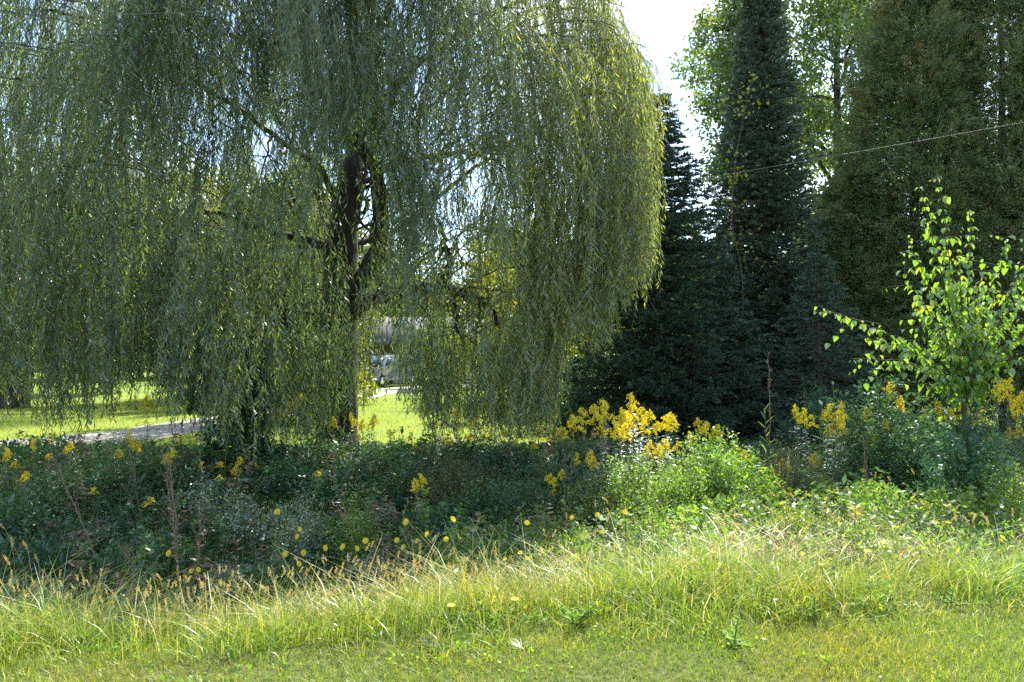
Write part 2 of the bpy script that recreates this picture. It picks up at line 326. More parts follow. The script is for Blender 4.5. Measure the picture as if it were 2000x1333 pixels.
def build_willow():
    base = np.array([at(660, 700, 14)[0], 14.0, float(hgt(-3.2, 14))])
    root = empty('weeping_willow', base, 'huge weeping willow with long grey green curtains and a forked dark trunk', 'willow tree')
    def part(q, name, mat): 
        o = q.build(name, mat, root, smooth=True); o.matrix_parent_inverse = Matrix.Translation(Vector(-base)); return o
    b = base
    # trunk and boughs, laid out at true distance
    t1 = spline([b + [0, 0, -.2], at(658, 820, 14), at(662, 700, 14), at(662, 600, 14.05), at(668, 480, 14.1), at(678, 380, 14.1), at(692, 300, 14.2), at(700, 200, 14.3), at(690, 80, 14.4), at(700, -120, 14.5)], 34)
    q = Q(); r = np.interp(np.linspace(0, 1, 34), [0, .06, .2, .45, .7, 1], [.44, .39, .34, .3, .18, .05]); tube(q, wig(t1, .012), r * (1 + .04 * np.sin(np.arange(34) * 1.9)), 14)
    part(q, 'trunk', M['wbark'])
    B = [
        ([at(668, 610, 14), at(696, 560, 13.8), at(734, 500, 13.7), at(744, 420, 13.5), at(738, 335, 13.2), at(690, 255, 12.9), at(630, 175, 12.6), at(590, 110, 12.2), at(565, 30, 12.0), at(540, -80, 11.8)], .19, .05),
        ([at(665, 625, 14), at(720, 590, 13.6), at(790, 570, 13.2), at(850, 560, 12.8), at(905, 570, 12.4), at(950, 600, 12.1), at(975, 640, 12)], .17, .04),
        ([at(855, 560, 12.8), at(880, 520, 12.6), at(868, 470, 12.5), at(850, 430, 12.3)], .07, .03),
        ([at(880, 563, 12.6), at(888, 600, 12.5), at(897, 650, 12.5), at(905, 690, 12.4)], .06, .015),
        ([at(905, 570, 12.4), at(935, 600, 12.2), at(950, 580, 12.1), at(985, 560, 11.9)], .05, .02),
        ([at(660, 640, 14), at(635, 620, 13.6), at(600, 632, 13.2), at(560, 618, 12.8), at(530, 590, 12.4), at(490, 560, 12)], .10, .02),
        ([at(665, 480, 14.1), at(720, 470, 14.6), at(800, 430, 15), at(900, 350, 15.3), at(1000, 280, 15.4), at(1090, 230, 15.3)], .065, .02),
        ([at(678, 380, 14.1), at(760, 330, 13.6), at(860, 300, 13), at(960, 290, 12.4), at(1060, 250, 12), at(1140, 180, 12)], .06, .02),
        ([at(672, 420, 14.1), at(620, 330, 13.6), at(540, 270, 13), at(450, 200, 12.3), at(330, 120, 11.8), at(200, 50, 11.4), at(80, 20, 11.2)], .065, .02),
        ([at(690, 300, 14.2), at(640, 200, 14.6), at(560, 120, 15.2), at(430, 60, 15.6), at(300, 0, 16)], .11, .03),
        ([at(692, 280, 14.2), at(760, 180, 14.6), at(850, 100, 15), at(960, 30, 15.2), at(1080, -20, 15)], .11, .03),
        ([at(700, 200, 14.3), at(740, 60, 13.6), at(800, -60, 12.8), at(880, -110, 12)], .1, .03),
        ([at(695, 350, 14.2), at(715, 330, 14), at(705, 430, 13.8), at(745, 470, 13.7)], .05, .02),
        ([at(690, 360, 14.2), at(740, 370, 14.3), at(770, 365, 14.4), at(830, 330, 14.6)], .05, .02),
        ([at(680, 440, 14.1), at(720, 400, 14.3), at(700, 360, 14.5), at(720, 290, 14.8)], .05, .015),
        ([at(665, 500, 14.1), at(600, 470, 13.4), at(520, 450, 12.8), at(430, 420, 12.3), at(350, 430, 12)], .09, .02),
    ]
    for P, r0, r1 in B:
        n = len(P) * 5; p = wig(spline(P, n), .02); p += .07 * np.sin(np.linspace(0, 9, n))[:, None] * np.array([.5, .6, .8]) * np.linspace(0, 1, n)[:, None]; q = Q(); tube(q, p, np.linspace(r0, r1, n), 8)
        # side twigs off the bough
        for k in range(5):
            i = rng.integers(n // 4, n - 2); d = rdir(1, -.1, .6)[0]; l = rng.uniform(.5, 1.3)
            tube(q, wig(spline([p[i], p[i] + d * l * .5, p[i] + d * l + [0, 0, -.25 * l]], 7), .02), np.linspace(r1 * .8 + .008, .004, 7), 5)
        part(q, 'bough', M['wbark'])
    ql, qt, qb = Q(), Q(), Q()
    # tangle of bare twigs inside the crown, right of the trunk
    for k in range(70):
        c = at(rng.uniform(560, 960), rng.uniform(330, 640), rng.uniform(12.5, 15)); d = rdir(1, -.2, .7)[0]; l = rng.uniform(.5, 1.4); d2 = nrm(d + rdir(1)[0] * .6)
        tube(qb, wig(spline([c, c + d * l * .5, c + (d + d2) * l * .5 + [0, 0, -.2]], 8), .02), np.linspace(.014, .004, 8), 4)
    cx, cy_ = -3.2, 14.0
    def R(th):
        c, s = math.cos(th), math.sin(th)
        rx = 5.9 if c > 0 else 7.4; ry = 5.0 if s > 0 else 4.6
        return 1 / math.sqrt((c / rx) ** 2 + (s / ry) ** 2)
    ncas = 0; tries = 0
    while ncas < 262 and tries < 9000:
        tries += 1
        front = rng.random() < .74
        th = rng.uniform(-math.pi, 0) if front else rng.uniform(0, math.pi)
        f = rng.uniform(.25, 1) ** .45; Rt = R(th); r = Rt * f
        zmax = 10.5 * (1 - .36 * f ** 4)
        # the crown is lower on its camera side
        zmax -= max(0, -math.sin(th)) * f * .7
        z = rng.uniform(2.6 if front else 3.5, zmax) if rng.random() < .62 else zmax * rng.uniform(.85, 1)
        d = np.array([math.cos(th), math.sin(th), 0]); C = np.array([cx, cy_, 0])
        end = C + d * r + [0, 0, z]
        px, py = proj(end[None]); px, py = px[0], py[0]
        if px < -450 or px > 1315 or py > 640: continue
        if py < np.interp(px + rng.normal(-14, 14), TOP[:, 0], TOP[:, 1]): continue
        if px > 820 and rng.random() < (.72 if not front else (.55 if f < .62 else 0)): continue
        ncas += 1
        inner = C + d * r * .45 + [0, 0, z - .5 - .4 * rng.random()]
        mid = C + d * r * .75 + [0, 0, z + .12]
        arc = spline([inner, mid, end, end + d * .35 + [0, 0, -.5]], 16) + rng.normal(0, .02, (16, 3))
        tube(qb, arc, np.linspace(.016, .004, 16), 4)
        bias = .3 + .25 * rng.random() + .35 * float(sstep(780, 1050, px))  # leaf colour goes paler to the right, painting in the sunlit side of the crown
        ns = int(rng.uniform(22, 36)); ph0 = rng.random(3) * 6.28; u0 = rng.uniform(.4, .95); cl_ = rng.uniform(1.6, 4.0)
        for k in range(ns):
            u = rng.uniform(.15, 1) ** .7; i = min(15, int(u * 15.99)); A = arc[i] + rng.normal(0, [.16, .16, .06])
            qx, qy = proj(A[None]); bx = np.interp(qx[0] + (28 if qx[0] > 900 else 0), BOT[:, 0], BOT[:, 1]) + rng.normal(0, 22)
            if qy[0] < np.interp(qx[0], TOP[:, 0], TOP[:, 1]) - 20 or qx[0] > 1252 + 14 * math.sin(z * 5): continue
            zb = at(qx[0], bx, A[1])[2]; full = A[2] - zb
            if full < .3: continue
            if f > .72 and rng.random() < .34: ln = full * rng.uniform(.82, 1.02)
            else: ln = min(full, cl_ * max(.3, 1 - 1.3 * abs(u - u0)) * rng.uniform(.8, 1.1))
            if ln > 4.2: ln = rng.uniform(2.6, 4.2)
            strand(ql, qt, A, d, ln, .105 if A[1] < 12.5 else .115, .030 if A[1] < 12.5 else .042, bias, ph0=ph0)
    # lower skirt strands that reach the bottom edge
    def skirt(x0, x1, n, y0, y1, l0, l1):
        for k in range(n):
            c = rng.uniform(x0, x1)
            Yd = rng.uniform(y0, y1); bpy_ = np.interp(c, BOT[:, 0], BOT[:, 1]) + 12 + rng.normal(0, 17)
            for j in range(rng.integers(4, 10)):
                of = rng.normal(0, 9); pxx = c + of; end = at(pxx, bpy_ - abs(of) ** 1.4 * 1.5 - abs(rng.normal(0, 16)), Yd + rng.normal(0, .1)); ln = rng.uniform(l0, l1)
                A = end + [0, 0, ln]
                strand(ql, qt, A, rdir(1)[0] * [.3, .3, 0], ln, .11, .032, .3 + .2 * rng.random() + .3 * float(sstep(900, 1100, c)))  # right-hand skirt leaves get the same painted sunlit tone
    skirt(-250, 400, 74, 9.6, 11.2, 1.6, 3.4); skirt(400, 690, 60, 10.6, 13, 1.4, 3.0); skirt(690, 830, 12, 11, 13, .9, 2.2); skirt(820, 1100, 78, 10.3, 13, 1.3, 3.2); skirt(1100, 1275, 46, 10.4, 12.5, 1.3, 3.2)
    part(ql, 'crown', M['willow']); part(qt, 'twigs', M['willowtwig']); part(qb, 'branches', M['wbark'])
    print('willow leaves', sum(len(a) for a in ql.f))
build_willow()

def build_back_willow():
    base = np.array([-16.2, 25.0, float(hgt(-16.2, 25))]); root = empty('weeping_willow', base, 'second willow farther back at the left edge, yellow green where the sun comes through', 'willow tree')
    def part(q, name, mat):
        o = q.build(name, mat, root, smooth=True); return o
    q = Q(); t = wig(spline([(0, 0, -.2), (.1, 0, 1.5), (-.1, .1, 3.5), (.3, 0, 5.5), (.2, .1, 8), (0, 0, 10.5)], 20), .03); tube(q, t, np.linspace(.5, .1, 20), 10); part(q, 'trunk', M['wbark'])
    ql, qt, qb = Q(), Q(), Q()
    for k in range(95):
        th = rng.uniform(-3.3, .9); f = rng.uniform(.3, 1) ** .5; r = 7.5 * f; z = min(13 * math.sqrt(1 - (f * .85) ** 2), 13) * rng.uniform(.55, 1)
        d = np.array([math.cos(th), math.sin(th), 0]); arc = spline([d * .4 + [0, 0, z * .55], d * r * .6 + [0, 0, z * .95], d * r + [0, 0, z], d * (r + .5) + [0, 0, z - .9]], 14)
        tube(qb, arc, np.linspace(.06, .01, 14), 5)
        for j in range(18):
            A = arc[rng.integers(4, 14)] + rng.normal(0, [.3, .3, .1]); ln = min(A[2] - 1.2 - 1.5 * rng.random(), rng.uniform(1.5, 5))
            if ln < .5: continue
            strand(ql, qt, A, d, ln, .2, .085, .6 + .3 * rng.random(), gaps=False)
    part(ql, 'crown', M['farleaf']); part(qt, 'twigs', M['willowtwig']); part(qb, 'branches', M['wbark'])
build_back_willow()

# ---------------------------------------------------------------- conifers
def spruce(name, base, H, prof, label, mat, zlow=.15, nbr=10, step=.2, dens=1.0, up=.25):
    root = empty(name, base, label, 'spruce tree')
    q = Q(); tube(q, wig(np.array([(0, 0, z) for z in np.linspace(-.2, H, 16)], float), .01), np.linspace(.02 * H, .012, 16), 9); q.build('trunk', M['bark'], root, smooth=True)
    ql, qb = Q(), Q()
    z = zlow; Ps, Ds, Ls = [], [], []
    while z < H - .05:
        t = z / H; r = np.interp(t, prof[0], prof[1])
        nb = max(5, int(nbr * (.6 + .4 * min(1, r / 1.5))))
        a0 = rng.random() * 6.28
        for k in range(nb):
            a = a0 + k * 6.283 / nb + rng.normal(0, .15); ln = r * rng.uniform(.72, 1.08); d = np.array([math.cos(a), math.sin(a), 0]); s = np.array([-d[1], d[0], 0])
            zz = z + rng.normal(0, step * .4); dr = .22 * (1 - t) * ln
            pts = spline([(0, 0, zz), d * ln * .5 + [0, 0, zz - dr * .8], d * ln * .85 + [0, 0, zz - dr * .7], d * ln + [0, 0, zz - dr * .7 + up * .6 * min(1, ln)]], 10)
            tube(qb, pts, np.linspace(.018 + .004 * ln, .004, 10), 4)
            nt_ = max(5, int(ln / .10))
            for i in range(nt_):
                u = .12 + .88 * (i + rng.random()) / nt_; p = pts[min(9, int(u * 9.99))] + rng.normal(0, .015, 3)
                sg = 1 if i % 2 else -1; tl = (.12 + .42 * min(1, ln / 2) * (1 - u * .75)) * rng.uniform(.7, 1.25)
                td = nrm(s * sg * (1 - .45 * u) + d * (.6 + .5 * u) + [0, 0, rng.normal(.12, .22)])
                m = max(8, int(tl / .0065 * dens)); tt = rng.random(m) * tl
                Ps.append(p + td * tt[:, None] + [0, 0, -.06] * (tt[:, None] / .3) ** 2); rd = rdir(m); Ds.append(nrm(td * 1.0 + rd * .75 + [0, 0, .25])); Ls.append(rng.uniform(.05, .09, m))
        z += step * rng.uniform(.8, 1.2) * (1 - .35 * t)
    P = np.concatenate(Ps); D = np.concatenate(Ds); Ln = np.concatenate(Ls)
    leaf4(ql, P, D, rdir(len(P)), Ln, Ln * .25)
    ql.build('crown', mat, root); qb.build('branches', M['bark'], root)
    print(name, len(P)); return root
def gp(x, y): return (x, y, float(hgt(x, y)))
p = at(1290, 700, 15.5)
spruce('spruce_tree', gp(p[0], 15.5), 7.0, ([0, .23, .52, .74, 1], [1.9, 1.9, 1.3, .8, .05]), 'dark bushy spruce just right of the willow, branches down to the ground', M['spruce'], dens=1.25, nbr=13, step=.18)
p = at(1492, 700, 16.8)
spruce('spruce_tree', gp(p[0], 16.8), 10.8, ([0, .16, .47, .68, .88, 1], [1.45, 1.4, 1.02, .68, .36, .04]), 'tall narrow spire shaped spruce reaching past the top of the photo', M['spruce2'], dens=1.35, step=.135, nbr=13, up=.3)

def cedar(base, H, Rm, label, n=5200, group=None):
    root = empty('cedar_tree', base, label, 'cedar tree', group)
    q = Q(); tube(q, wig(np.array([(0, 0, z) for z in np.linspace(-.2, H, 14)], float), .02), np.linspace(.17, .02, 14), 8); q.build('trunk', M['bark'], root, smooth=True)
    qb = Q(); ql = Q()
    t = rng.random(n) ** .85; a = rng.random(n) * 6.283
    prof = np.interp(t, [0, .1, .3, .55, .8, .93, 1], [.85, 1, 1, .9, .62, .34, .05]) * Rm
    lump = 1 + .2 * np.sin(a * 3 + t * 11) * np.sin(t * 23 + a) + .17 * np.sin(a * 5 - t * 27 + 2) + .16 * np.sin(a * 8 + t * 47) * np.sin(a * 3 - t * 39)
    r = prof * lump * np.where(rng.random(n) < .7, rng.uniform(.8, 1.05, n), rng.uniform(.3, .9, n))
    nc = 230; ca, ct = rng.random(nc) * 6.283, rng.random(nc) ** .9; own = rng.integers(0, nc, n); isb = rng.random(n) < .62; tone = rng.normal(0, .16, nc)[own] * isb
    w_ = rng.random(n); bl = rng.uniform(.3, .95, nc)[own]
    a = np.where(isb, ca[own] + rng.normal(0, .16, n), a); t = np.where(isb, np.clip(ct[own] + (w_ ** 1.2) * .075 + rng.normal(0, .008, n), 0, .99), t)
    prof = np.interp(t, [0, .1, .3, .55, .8, .93, 1], [.85, 1, 1, .9, .62, .34, .05]) * Rm
    r = np.where(isb, prof * .78 + bl * Rm * .55 * w_ * rng.uniform(.7, 1, n), r * .93)
    d = np.stack([np.cos(a), np.sin(a), 0 * a], 1); P = d * r[:, None]; P[:, 2] = t * H * .98 + .1 - .1 * r
    for i in range(0, n, 110):
        e = P[i]; tube(qb, spline([(0, 0, max(0, e[2] - .5)), (e[0] * .5, e[1] * .5, e[2] - .3), e], 6), np.linspace(.02, .006, 6), 4)
    m = 18
    fan = nrm(d * rng.uniform(.3, .9, (n, 1)) + np.stack([rng.normal(0, .3, n), rng.normal(0, .3, n), rng.uniform(-.2, .9, n)], 1))
    pl = nrm(np.cross(fan, rdir(n)))
    brown = (rng.random(n) < .3 * (.3 + t) * (np.sin(P[:, 0] * 5 + P[:, 2] * 3) * np.sin(P[:, 2] * 4.1 + P[:, 1] * 3) > -.1))
    for k in range(m):
        u = k / (m - 1); ang = (-1 if k % 2 else 1) * (.25 + .6 * (1 - u)) * rng.uniform(.7, 1.2, n)
        st = P + fan * (u * .22)[..., None] if np.ndim(u) else P + fan * u * .2
        D = nrm(fan * np.cos(ang)[:, None] + pl * np.sin(ang)[:, None] + [0, 0, -.15])
        l = rng.uniform(.06, .12, n)
        leaf4(ql, st + rng.normal(0, .03, (n, 3)), D, rdir(n), l, l * .22, 0, np.clip(np.clip(rng.uniform(0, .7, n) + tone, 0, .74) + np.where(brown & (u > .5), .45, 0), 0, 1))
    ql.build('crown', M['cedar'], root); qb.build('branches', M['bark'], root); return root
G = 'cedars in a row at the right edge'
c0 = cedar(gp(at(1790, 700, 17.5)[0], 17.5), 10.6, 1.6, 'cedar with brown tips directly right of the narrow spire spruce', 17000, G)
dup(c0, gp(at(1965, 700, 16.9)[0], 16.9), 2.1, (1.02, 1.02, 1.0), 'second cedar in the row, behind the bright leafed young tree')
dup(c0, gp(at(2130, 700, 17.1)[0], 17.1), 4.0, 1.03, 'rightmost cedar in the row, cut by the right edge of the photo')
dup(c0, gp(at(1680, 700, 17.6)[0], 17.6), 5.2, (.8, .8, .55), 'shorter cedar tucked behind, between the spire spruce and the cedar row')
sh = spruce('spruce_tree', gp(at(1600, 700, 14.6)[0], 14.6), 3.6, ([0, .2, .6, 1], [1.3, 1.2, .7, .05]), 'low dark spruce bough clump at the foot of the narrow spire spruce', M['spruce'], dens=.8, nbr=10, step=.17)

# ---------------------------------------------------------------- broadleaf trees
def broadleaf(name, base, H, Rx, label, cat, leafm, barkm, ncl=220, nlf=34, lsz=.1, clr=.35, trunk_to=.8, crown0=.2, r0=None, group=None, stretch=1.0, lean=(0, 0), broad=True, hole=.0):
    root = empty(name, base, label, cat, group); r0 = r0 or H * .02
    n = 18; tr = spline([(0, 0, -.2), (lean[0] * .3, lean[1] * .3, H * .3), (lean[0] * .6, lean[1] * .6, H * .55), (lean[0], lean[1], H * .95)], n); tr = wig(tr, .012 * H ** .5)
    q = Q(); tube(q, tr, np.interp(np.linspace(0, 1, n), [0, .05, 1], [r0 * 1.4, r0, r0 * .12]), 9); q.build('trunk', barkm, root, smooth=True)
    qb, ql = Q(), Q(); nb = int(14 + H); ends = []
    for k in range(nb):
        u = crown0 + (.95 - crown0) * (k + rng.random()) / nb; p = tr[min(n - 1, int(u * n))]
        a = k * 2.4 + rng.normal(0, .3); v = (u - crown0) / (1 - crown0); rr = Rx * math.sqrt(max(.06, 1 - (1.7 * v - .8) ** 2 * .85)) * rng.uniform(.75, 1.1)
        e = p + np.array([math.cos(a) * rr, math.sin(a) * rr, rr * rng.uniform(.25, .9) * stretch]); mid = p * .5 + e * .5 + [0, 0, -.06 * rr]
        bo = wig(spline([p, mid, e], 9), .03 * rr ** .5); tube(qb, bo, np.linspace(r0 * .42 * (1 - .6 * u), .01, 9), 5)
        for j in range(7):
            i = rng.integers(2, 9); s = bo[i]; d = rdir(1, .25, .8)[0]; l = rr * rng.uniform(.2, .45); e2 = s + d * l
            tube(qb, wig(spline([s, s + d * l * .5, e2], 5), .02), np.linspace(.02, .006, 5), 4); ends += [e2, (s + e2) / 2 + rng.normal(0, .1, 3)]
        ends.append(e)
    ends = np.array(ends); idx = rng.integers(0, len(ends), ncl) ; C = ends[idx] + rng.normal(0, clr * .7, (ncl, 3))
    P = np.repeat(C, nlf, 0) + rng.normal(0, clr * .5, (ncl * nlf, 3)) * [1, 1, .8]; m = len(P)
    if hole: 
        k = np.sin(P[:, 0] * 2.3 + P[:, 2] * 1.1) * np.sin(P[:, 2] * 2.1 + P[:, 1]) > -1 + hole; P = P[k]; m = len(P)
    D = rdir(m, -.5, .8); l = lsz * rng.uniform(.65, 1.25, m); rv = np.clip(rng.normal(.45, .25, m), 0, 1)
    if broad: leaf6(ql, P, D, rdir(m, .5), l, l * .72, rnd=rv)
    else: leaf4(ql, P, D, rdir(m, .3), l, l * .6, 0, rv)
    ql.build('crown', leafm, root); qb.build('branches', barkm, root, smooth=True); return root
x = at(1640, 700, 25)[0]
broadleaf('poplar_tree', gp(x, 25), 17, 4.4, 'tall airy poplar with forked trunk and small fluttering leaves behind the conifers', 'poplar tree', M['poplar'], M['bark'], 1150, 46, .15, .45, crown0=.42, r0=.28, stretch=1.3, broad=False)
# two big forks of that poplar are in its own branches; a lighter one stands left of the spire
x = at(1445, 700, 22)[0]
broadleaf('poplar_tree', gp(x, 22), 13.8, 1.15, 'slender poplar with glittering leaves left of the spire shaped spruce', 'poplar tree', M['poplar'], M['bark'], 420, 46, .13, .32, crown0=.58, r0=.14, stretch=1.2, broad=False)
x = at(545, 700, 20)[0]
broadleaf('apple_tree', gp(x, 20), 5.6, 1.9, 'dense olive brown tree seen through the willow left of its trunk', 'tree', M['olive'], M['bark'], 420, 60, .1, .3, crown0=.2, broad=False)
x = at(520, 700, 33)[0]
broadleaf('maple_tree', gp(x, 33), 9.3, 3.2, 'sunlit yellow green tree top rising behind the olive brown tree', 'tree', M['vine'], M['bark'], 420, 50, .2, .5, crown0=.25, broad=False)
# row of trees beyond the lawn
far0 = broadleaf('lawn_tree', gp(-30, 62), 13, 5, 'leafy tree at the far edge of the lawn', 'tree', M['farleaf'], M['bark'], 420, 46, .34, .8, crown0=.12, broad=False, group='trees beyond the far lawn')
far1 = broadleaf('lawn_tree', gp(-18, 58), 10, 4.6, 'leafy tree at the far edge of the lawn', 'tree', M['farleaf'], M['bark'], 420, 46, .32, .8, crown0=.08, broad=False, group='trees beyond the far lawn')
for i, (xx, yy, s) in enumerate([(-44, 66, 1.1), (-38, 60, .9), (-25, 66, 1.1), (-13, 70, 1.0), (-7, 62, .8), (0, 72, 1.05), (6, 66, 1.0), (12, 60, .95), (18, 64, 1.05), (25, 60, 1.0), (33, 64, 1.1), (41, 62, 1.1), (-52, 62, 1.1), (-20, 74, 1.2), (3, 58, .7), (49, 66, 1.2)]):
    dup(far0 if i % 2 else far1, gp(xx, yy), rng.random() * 6, s)
for xx, yy, hh, lab in ((-8.6, 27, .62, 'small lawn tree behind the willow nearest the driveway bend'), (-10.5, 38, .8, 'lawn tree left of the van, seen through the willow curtain'), (-13.5, 48, .95, 'lawn tree behind the gravel driveway in front of the far wood'), (-20, 36, .9, 'lawn tree beside the second willow at the left edge')):
    dup(far1, gp(xx, yy), rng.random() * 6, (hh * .6, hh * .6, hh), lab)
def woods():
    q = Q(); n = 60000; x = rng.uniform(-120, 120, n); y = rng.uniform(88, 104, n); top = 8.5 + 2.2 * np.sin(x * .23) + 1.5 * np.sin(x * .61 + 1)
    z = rng.random(n) * top; P = np.stack([x, y, z], 1); l = rng.uniform(.5, 1.0, n); leaf4(q, P, rdir(n, -.3), rdir(n), l, l * .7)
    tag(q.build('distant_woods', M['farleaf']), 'solid far-off wood closing the view beyond the lawn', 'woods', kind='stuff')
woods()
# shade shrub under the willow
x = at(455, 700, 11.6)[0]
broadleaf('leafy_shrub', gp(x, 11.8), 1.95, .62, 'dark broad leafed shrub in deep shade under the willow, left of the trunk', 'shrub', M['shrub'], M['bark'], 110, 20, .13, .16, crown0=.05, r0=.03)
x = at(600, 700, 24)[0]
broadleaf('garden_shrub', gp(x, 27), 3.4, 1.5, 'sunlit yellow green bush behind the lawn, just left of the willow trunk', 'bush', M['vine'], M['bark'], 220, 46, .14, .3, crown0=.05, broad=False)
x = at(1020, 700, 28)[0]
broadleaf('garden_shrub', gp(x, 28), 5.2, 2.3, 'bright yellow green tree seen through the willow right of the house', 'tree', M['vine'], M['bark'], 300, 46, .16, .4, crown0=.08, broad=False)
x = at(840, 700, 36)[0]
broadleaf('garden_shrub', gp(x, 40), 3.3, 1.7, 'rounded bush in front of the house, seen through the willow', 'bush', M['farleaf'], M['bark'], 220, 46, .16, .4, crown0=.05, broad=False)
x = at(1100, 700, 21)[0]
broadleaf('garden_shrub', gp(x, 22), 3.6, 1.6, 'light green shrub between the willow and the bushy spruce', 'bush', M['vine'], M['bark'], 240, 46, .13, .32, crown0=.05, broad=False)

# vine on the left flank of the spire spruce
def vine():
    base = np.array(gp(at(1440, 700, 15.8)[0], 15.8)); root = empty('climbing_vine', base, 'yellowing vine climbing the left side of the narrow spire spruce', 'vine')
    qb, ql = Q(), Q()
    pts = spline([gp(base[0] + .05, 15.8), at(1450, 560, 15.6), at(1430, 440, 15.6), at(1435, 330, 15.7), at(1448, 250, 15.9), at(1460, 190, 16.1)], 40) - base
    tube(qb, pts, np.linspace(.02, .006, 40), 5)
    P = []
    for (cx, cy, sx, sy, n) in [(1455, 185, 25, 16, 90), (1438, 210, 18, 14, 60), (1420, 310, 16, 30, 70), (1445, 340, 18, 14, 70), (1410, 380, 18, 35, 90), (1430, 455, 30, 30, 130), (1405, 480, 22, 20, 60), (1500, 500, 40, 40, 30), (1560, 270, 14, 12, 24), (1620, 315, 8, 8, 10), (1460, 600, 40, 60, 50), (1415, 660, 30, 40, 40)]:
        a = np.array([at(cx + rng.normal(0, sx), cy + rng.normal(0, sy), 15.7 + rng.normal(0, .25)) for _ in range(n // 2)]) - base; P.append(a)
    P = np.concatenate(P); n = len(P); l = rng.uniform(.05, .09, n); leaf6(ql, P, rdir(n, -.7), rdir(n, .4), l, l * .85)
    ql.build('foliage', M['vine'], root); qb.build('stem', M['bark'], root)
vine()

# ---------------------------------------------------------------- young tree in front at the right
def sapling():
    base = np.array(gp(at(1890, 700, 8.6)[0], 8.6)); root = empty('young_tree', base, 'young tree with bright heart shaped leaves, backlit in front of the cedars', 'sapling')
    qb, ql = Q(), Q(); hub = at(1885, 765, 8.6)
    tips = [(1832, 345, 8.5), (1797, 365, 8.3), (1895, 410, 8.7), (1778, 480, 8.1), (1968, 468, 8.9), (1765, 535, 8.0), (1612, 605, 7.6), (1690, 660, 8.0), (2010, 560, 8.6), (2030, 500, 9), (2040, 640, 8.3), (1925, 520, 9.1), (1850, 560, 9.2), (2005, 700, 8.2), (1715, 715, 8.3), (1760, 660, 8.7), (1960, 640, 8.2), (1870, 470, 8.3), (2060, 430, 9.1), (1665, 700, 8.8), (1940, 590, 8.3), (1820, 640, 8.2), (1985, 610, 9.1), (1900, 640, 8.5), (1860, 690, 8.2), (1950, 700, 8.9), (1790, 600, 9), (1840, 480, 8.8), (1875, 600, 8.2), (1915, 570, 8.8), (1990, 660, 8.5)]
    tube(qb, wig(spline([base, (base + hub) / 2, hub], 8), .01), np.linspace(.035, .028, 8), 7)
    for (tx, ty, td) in tips:
        e = at(tx, ty, td); m = hub * .45 + e * .55 + np.array([0, 0, .12]); 
        if ty > 560 and tx < 1720: m = hub * .5 + e * .5 + np.array([0, 0, .14])
        st = spline([hub, hub * .75 + m * .25 + rng.normal(0, .03, 3), m, e], 26); st = wig(st, .006); tube(qb, st, np.linspace(.014, .003, 26), 5)
        L_ = np.linalg.norm(e - hub); n = int(L_ / .026)
        for k in range(n):
            u = .22 + .78 * (k + .5) / n; p = st[min(25, int(u * 25.99))]
            if rng.random() < .38 * (1.3 - u):
                a = nrm(rdir(1, .0)[0]) * rng.uniform(.1, .4); sub = [p, p + a * .5, p + a]; tube(qb, sub, [.004, .003, .002], 3)
                pp = np.array([p + a * v for v in (.4, .7, 1)])
            else: pp = p[None]
            k2 = len(pp); th = rng.random(k2) * 6.28; D = np.stack([np.cos(th) * .8, np.sin(th) * .8, -.35 - .8 * rng.random(k2)], 1)
            l = rng.uniform(.042, .088, k2) * (1.15 if u < .9 else .7); pet = pp + nrm(D) * .02
            leaf6(ql, pet, D, np.stack([np.cos(th), np.sin(th), .9 + 0 * th], 1) + rdir(k2) * .5, l, l * .72, .22, .16, np.clip(rng.normal(.35 + .3 * u, .2, k2), 0, 1))
    ql.build('crown', M['sapling'], root).matrix_parent_inverse = Matrix.Translation(Vector(-base))
    qb.build('branches', M['bark'], root, smooth=True).matrix_parent_inverse = Matrix.Translation(Vector(-base))
sapling()
bpy.data.objects['climbing_vine'].children  # (vine is already in local space)

# ---------------------------------------------------------------- bushes on the bank
def bush(px, pytop, Y, wpx, label, mat='bush', dens=1., lsz=.035, group=None, cat='bush'):
    top = at(px, pytop, Y); x = top[0]; z0 = float(hgt(x, Y)); H = max(.3, top[2] - z0); R_ = wpx / F * Y / 2
    root = empty('bush', (x, Y, z0), label, cat, group); qb, ql = Q(), Q(); ns = int(70 * dens * R_ / .5)
    Ps, Ds = [], []
    for k in range(ns):
        a = rng.random() * 6.283; f = math.sqrt(rng.random()); e = np.array([math.cos(a) * R_ * f, math.sin(a) * R_ * f * .8, H * (1 - .55 * f * f) * rng.uniform(.72, 1.08)])
        st = spline([(e[0] * .25, e[1] * .25, -.03), (e[0] * .6, e[1] * .6, e[2] * .55), e], 8); tube(qb, st, np.linspace(.006, .002, 8), 3)
        n = int(58 * H / .8); u = rng.uniform(.18, 1, n); p = st[np.minimum((u * 7.99).astype(int), 7)] + rng.normal(0, .035, (n, 3)); Ps.append(p); Ds.append(rdir(n, .35, .8))
    P = np.concatenate(Ps); D = np.concatenate(Ds); n = len(P); l = lsz * rng.uniform(.6, 1.3, n)
    leaf4(ql, P, D, rdir(n, .4), l, l * .42, .04, np.clip(rng.normal(.45, .25, n) + .2 * (P[:, 2] / H - .5), 0, 1))
    ql.build('foliage', M[mat], root); qb.build('stems', M['stem'], root); return root
bush(1235, 892, 8.4, 210, 'rounded green bush under the tallest goldenrods', dens=1.7)
bush(1400, 850, 8.3, 270, 'brightest and widest green bush on the bank, right of the tall goldenrods', dens=1.9, lsz=.042)
bush(1325, 900, 7.8, 190, 'dense low bush in front, between the two biggest bank bushes', dens=1.6)
bush(1535, 858, 8.8, 170, 'olive twiggy bush at the foot of the narrow spire spruce', 'olive', dens=1.2, lsz=.03)
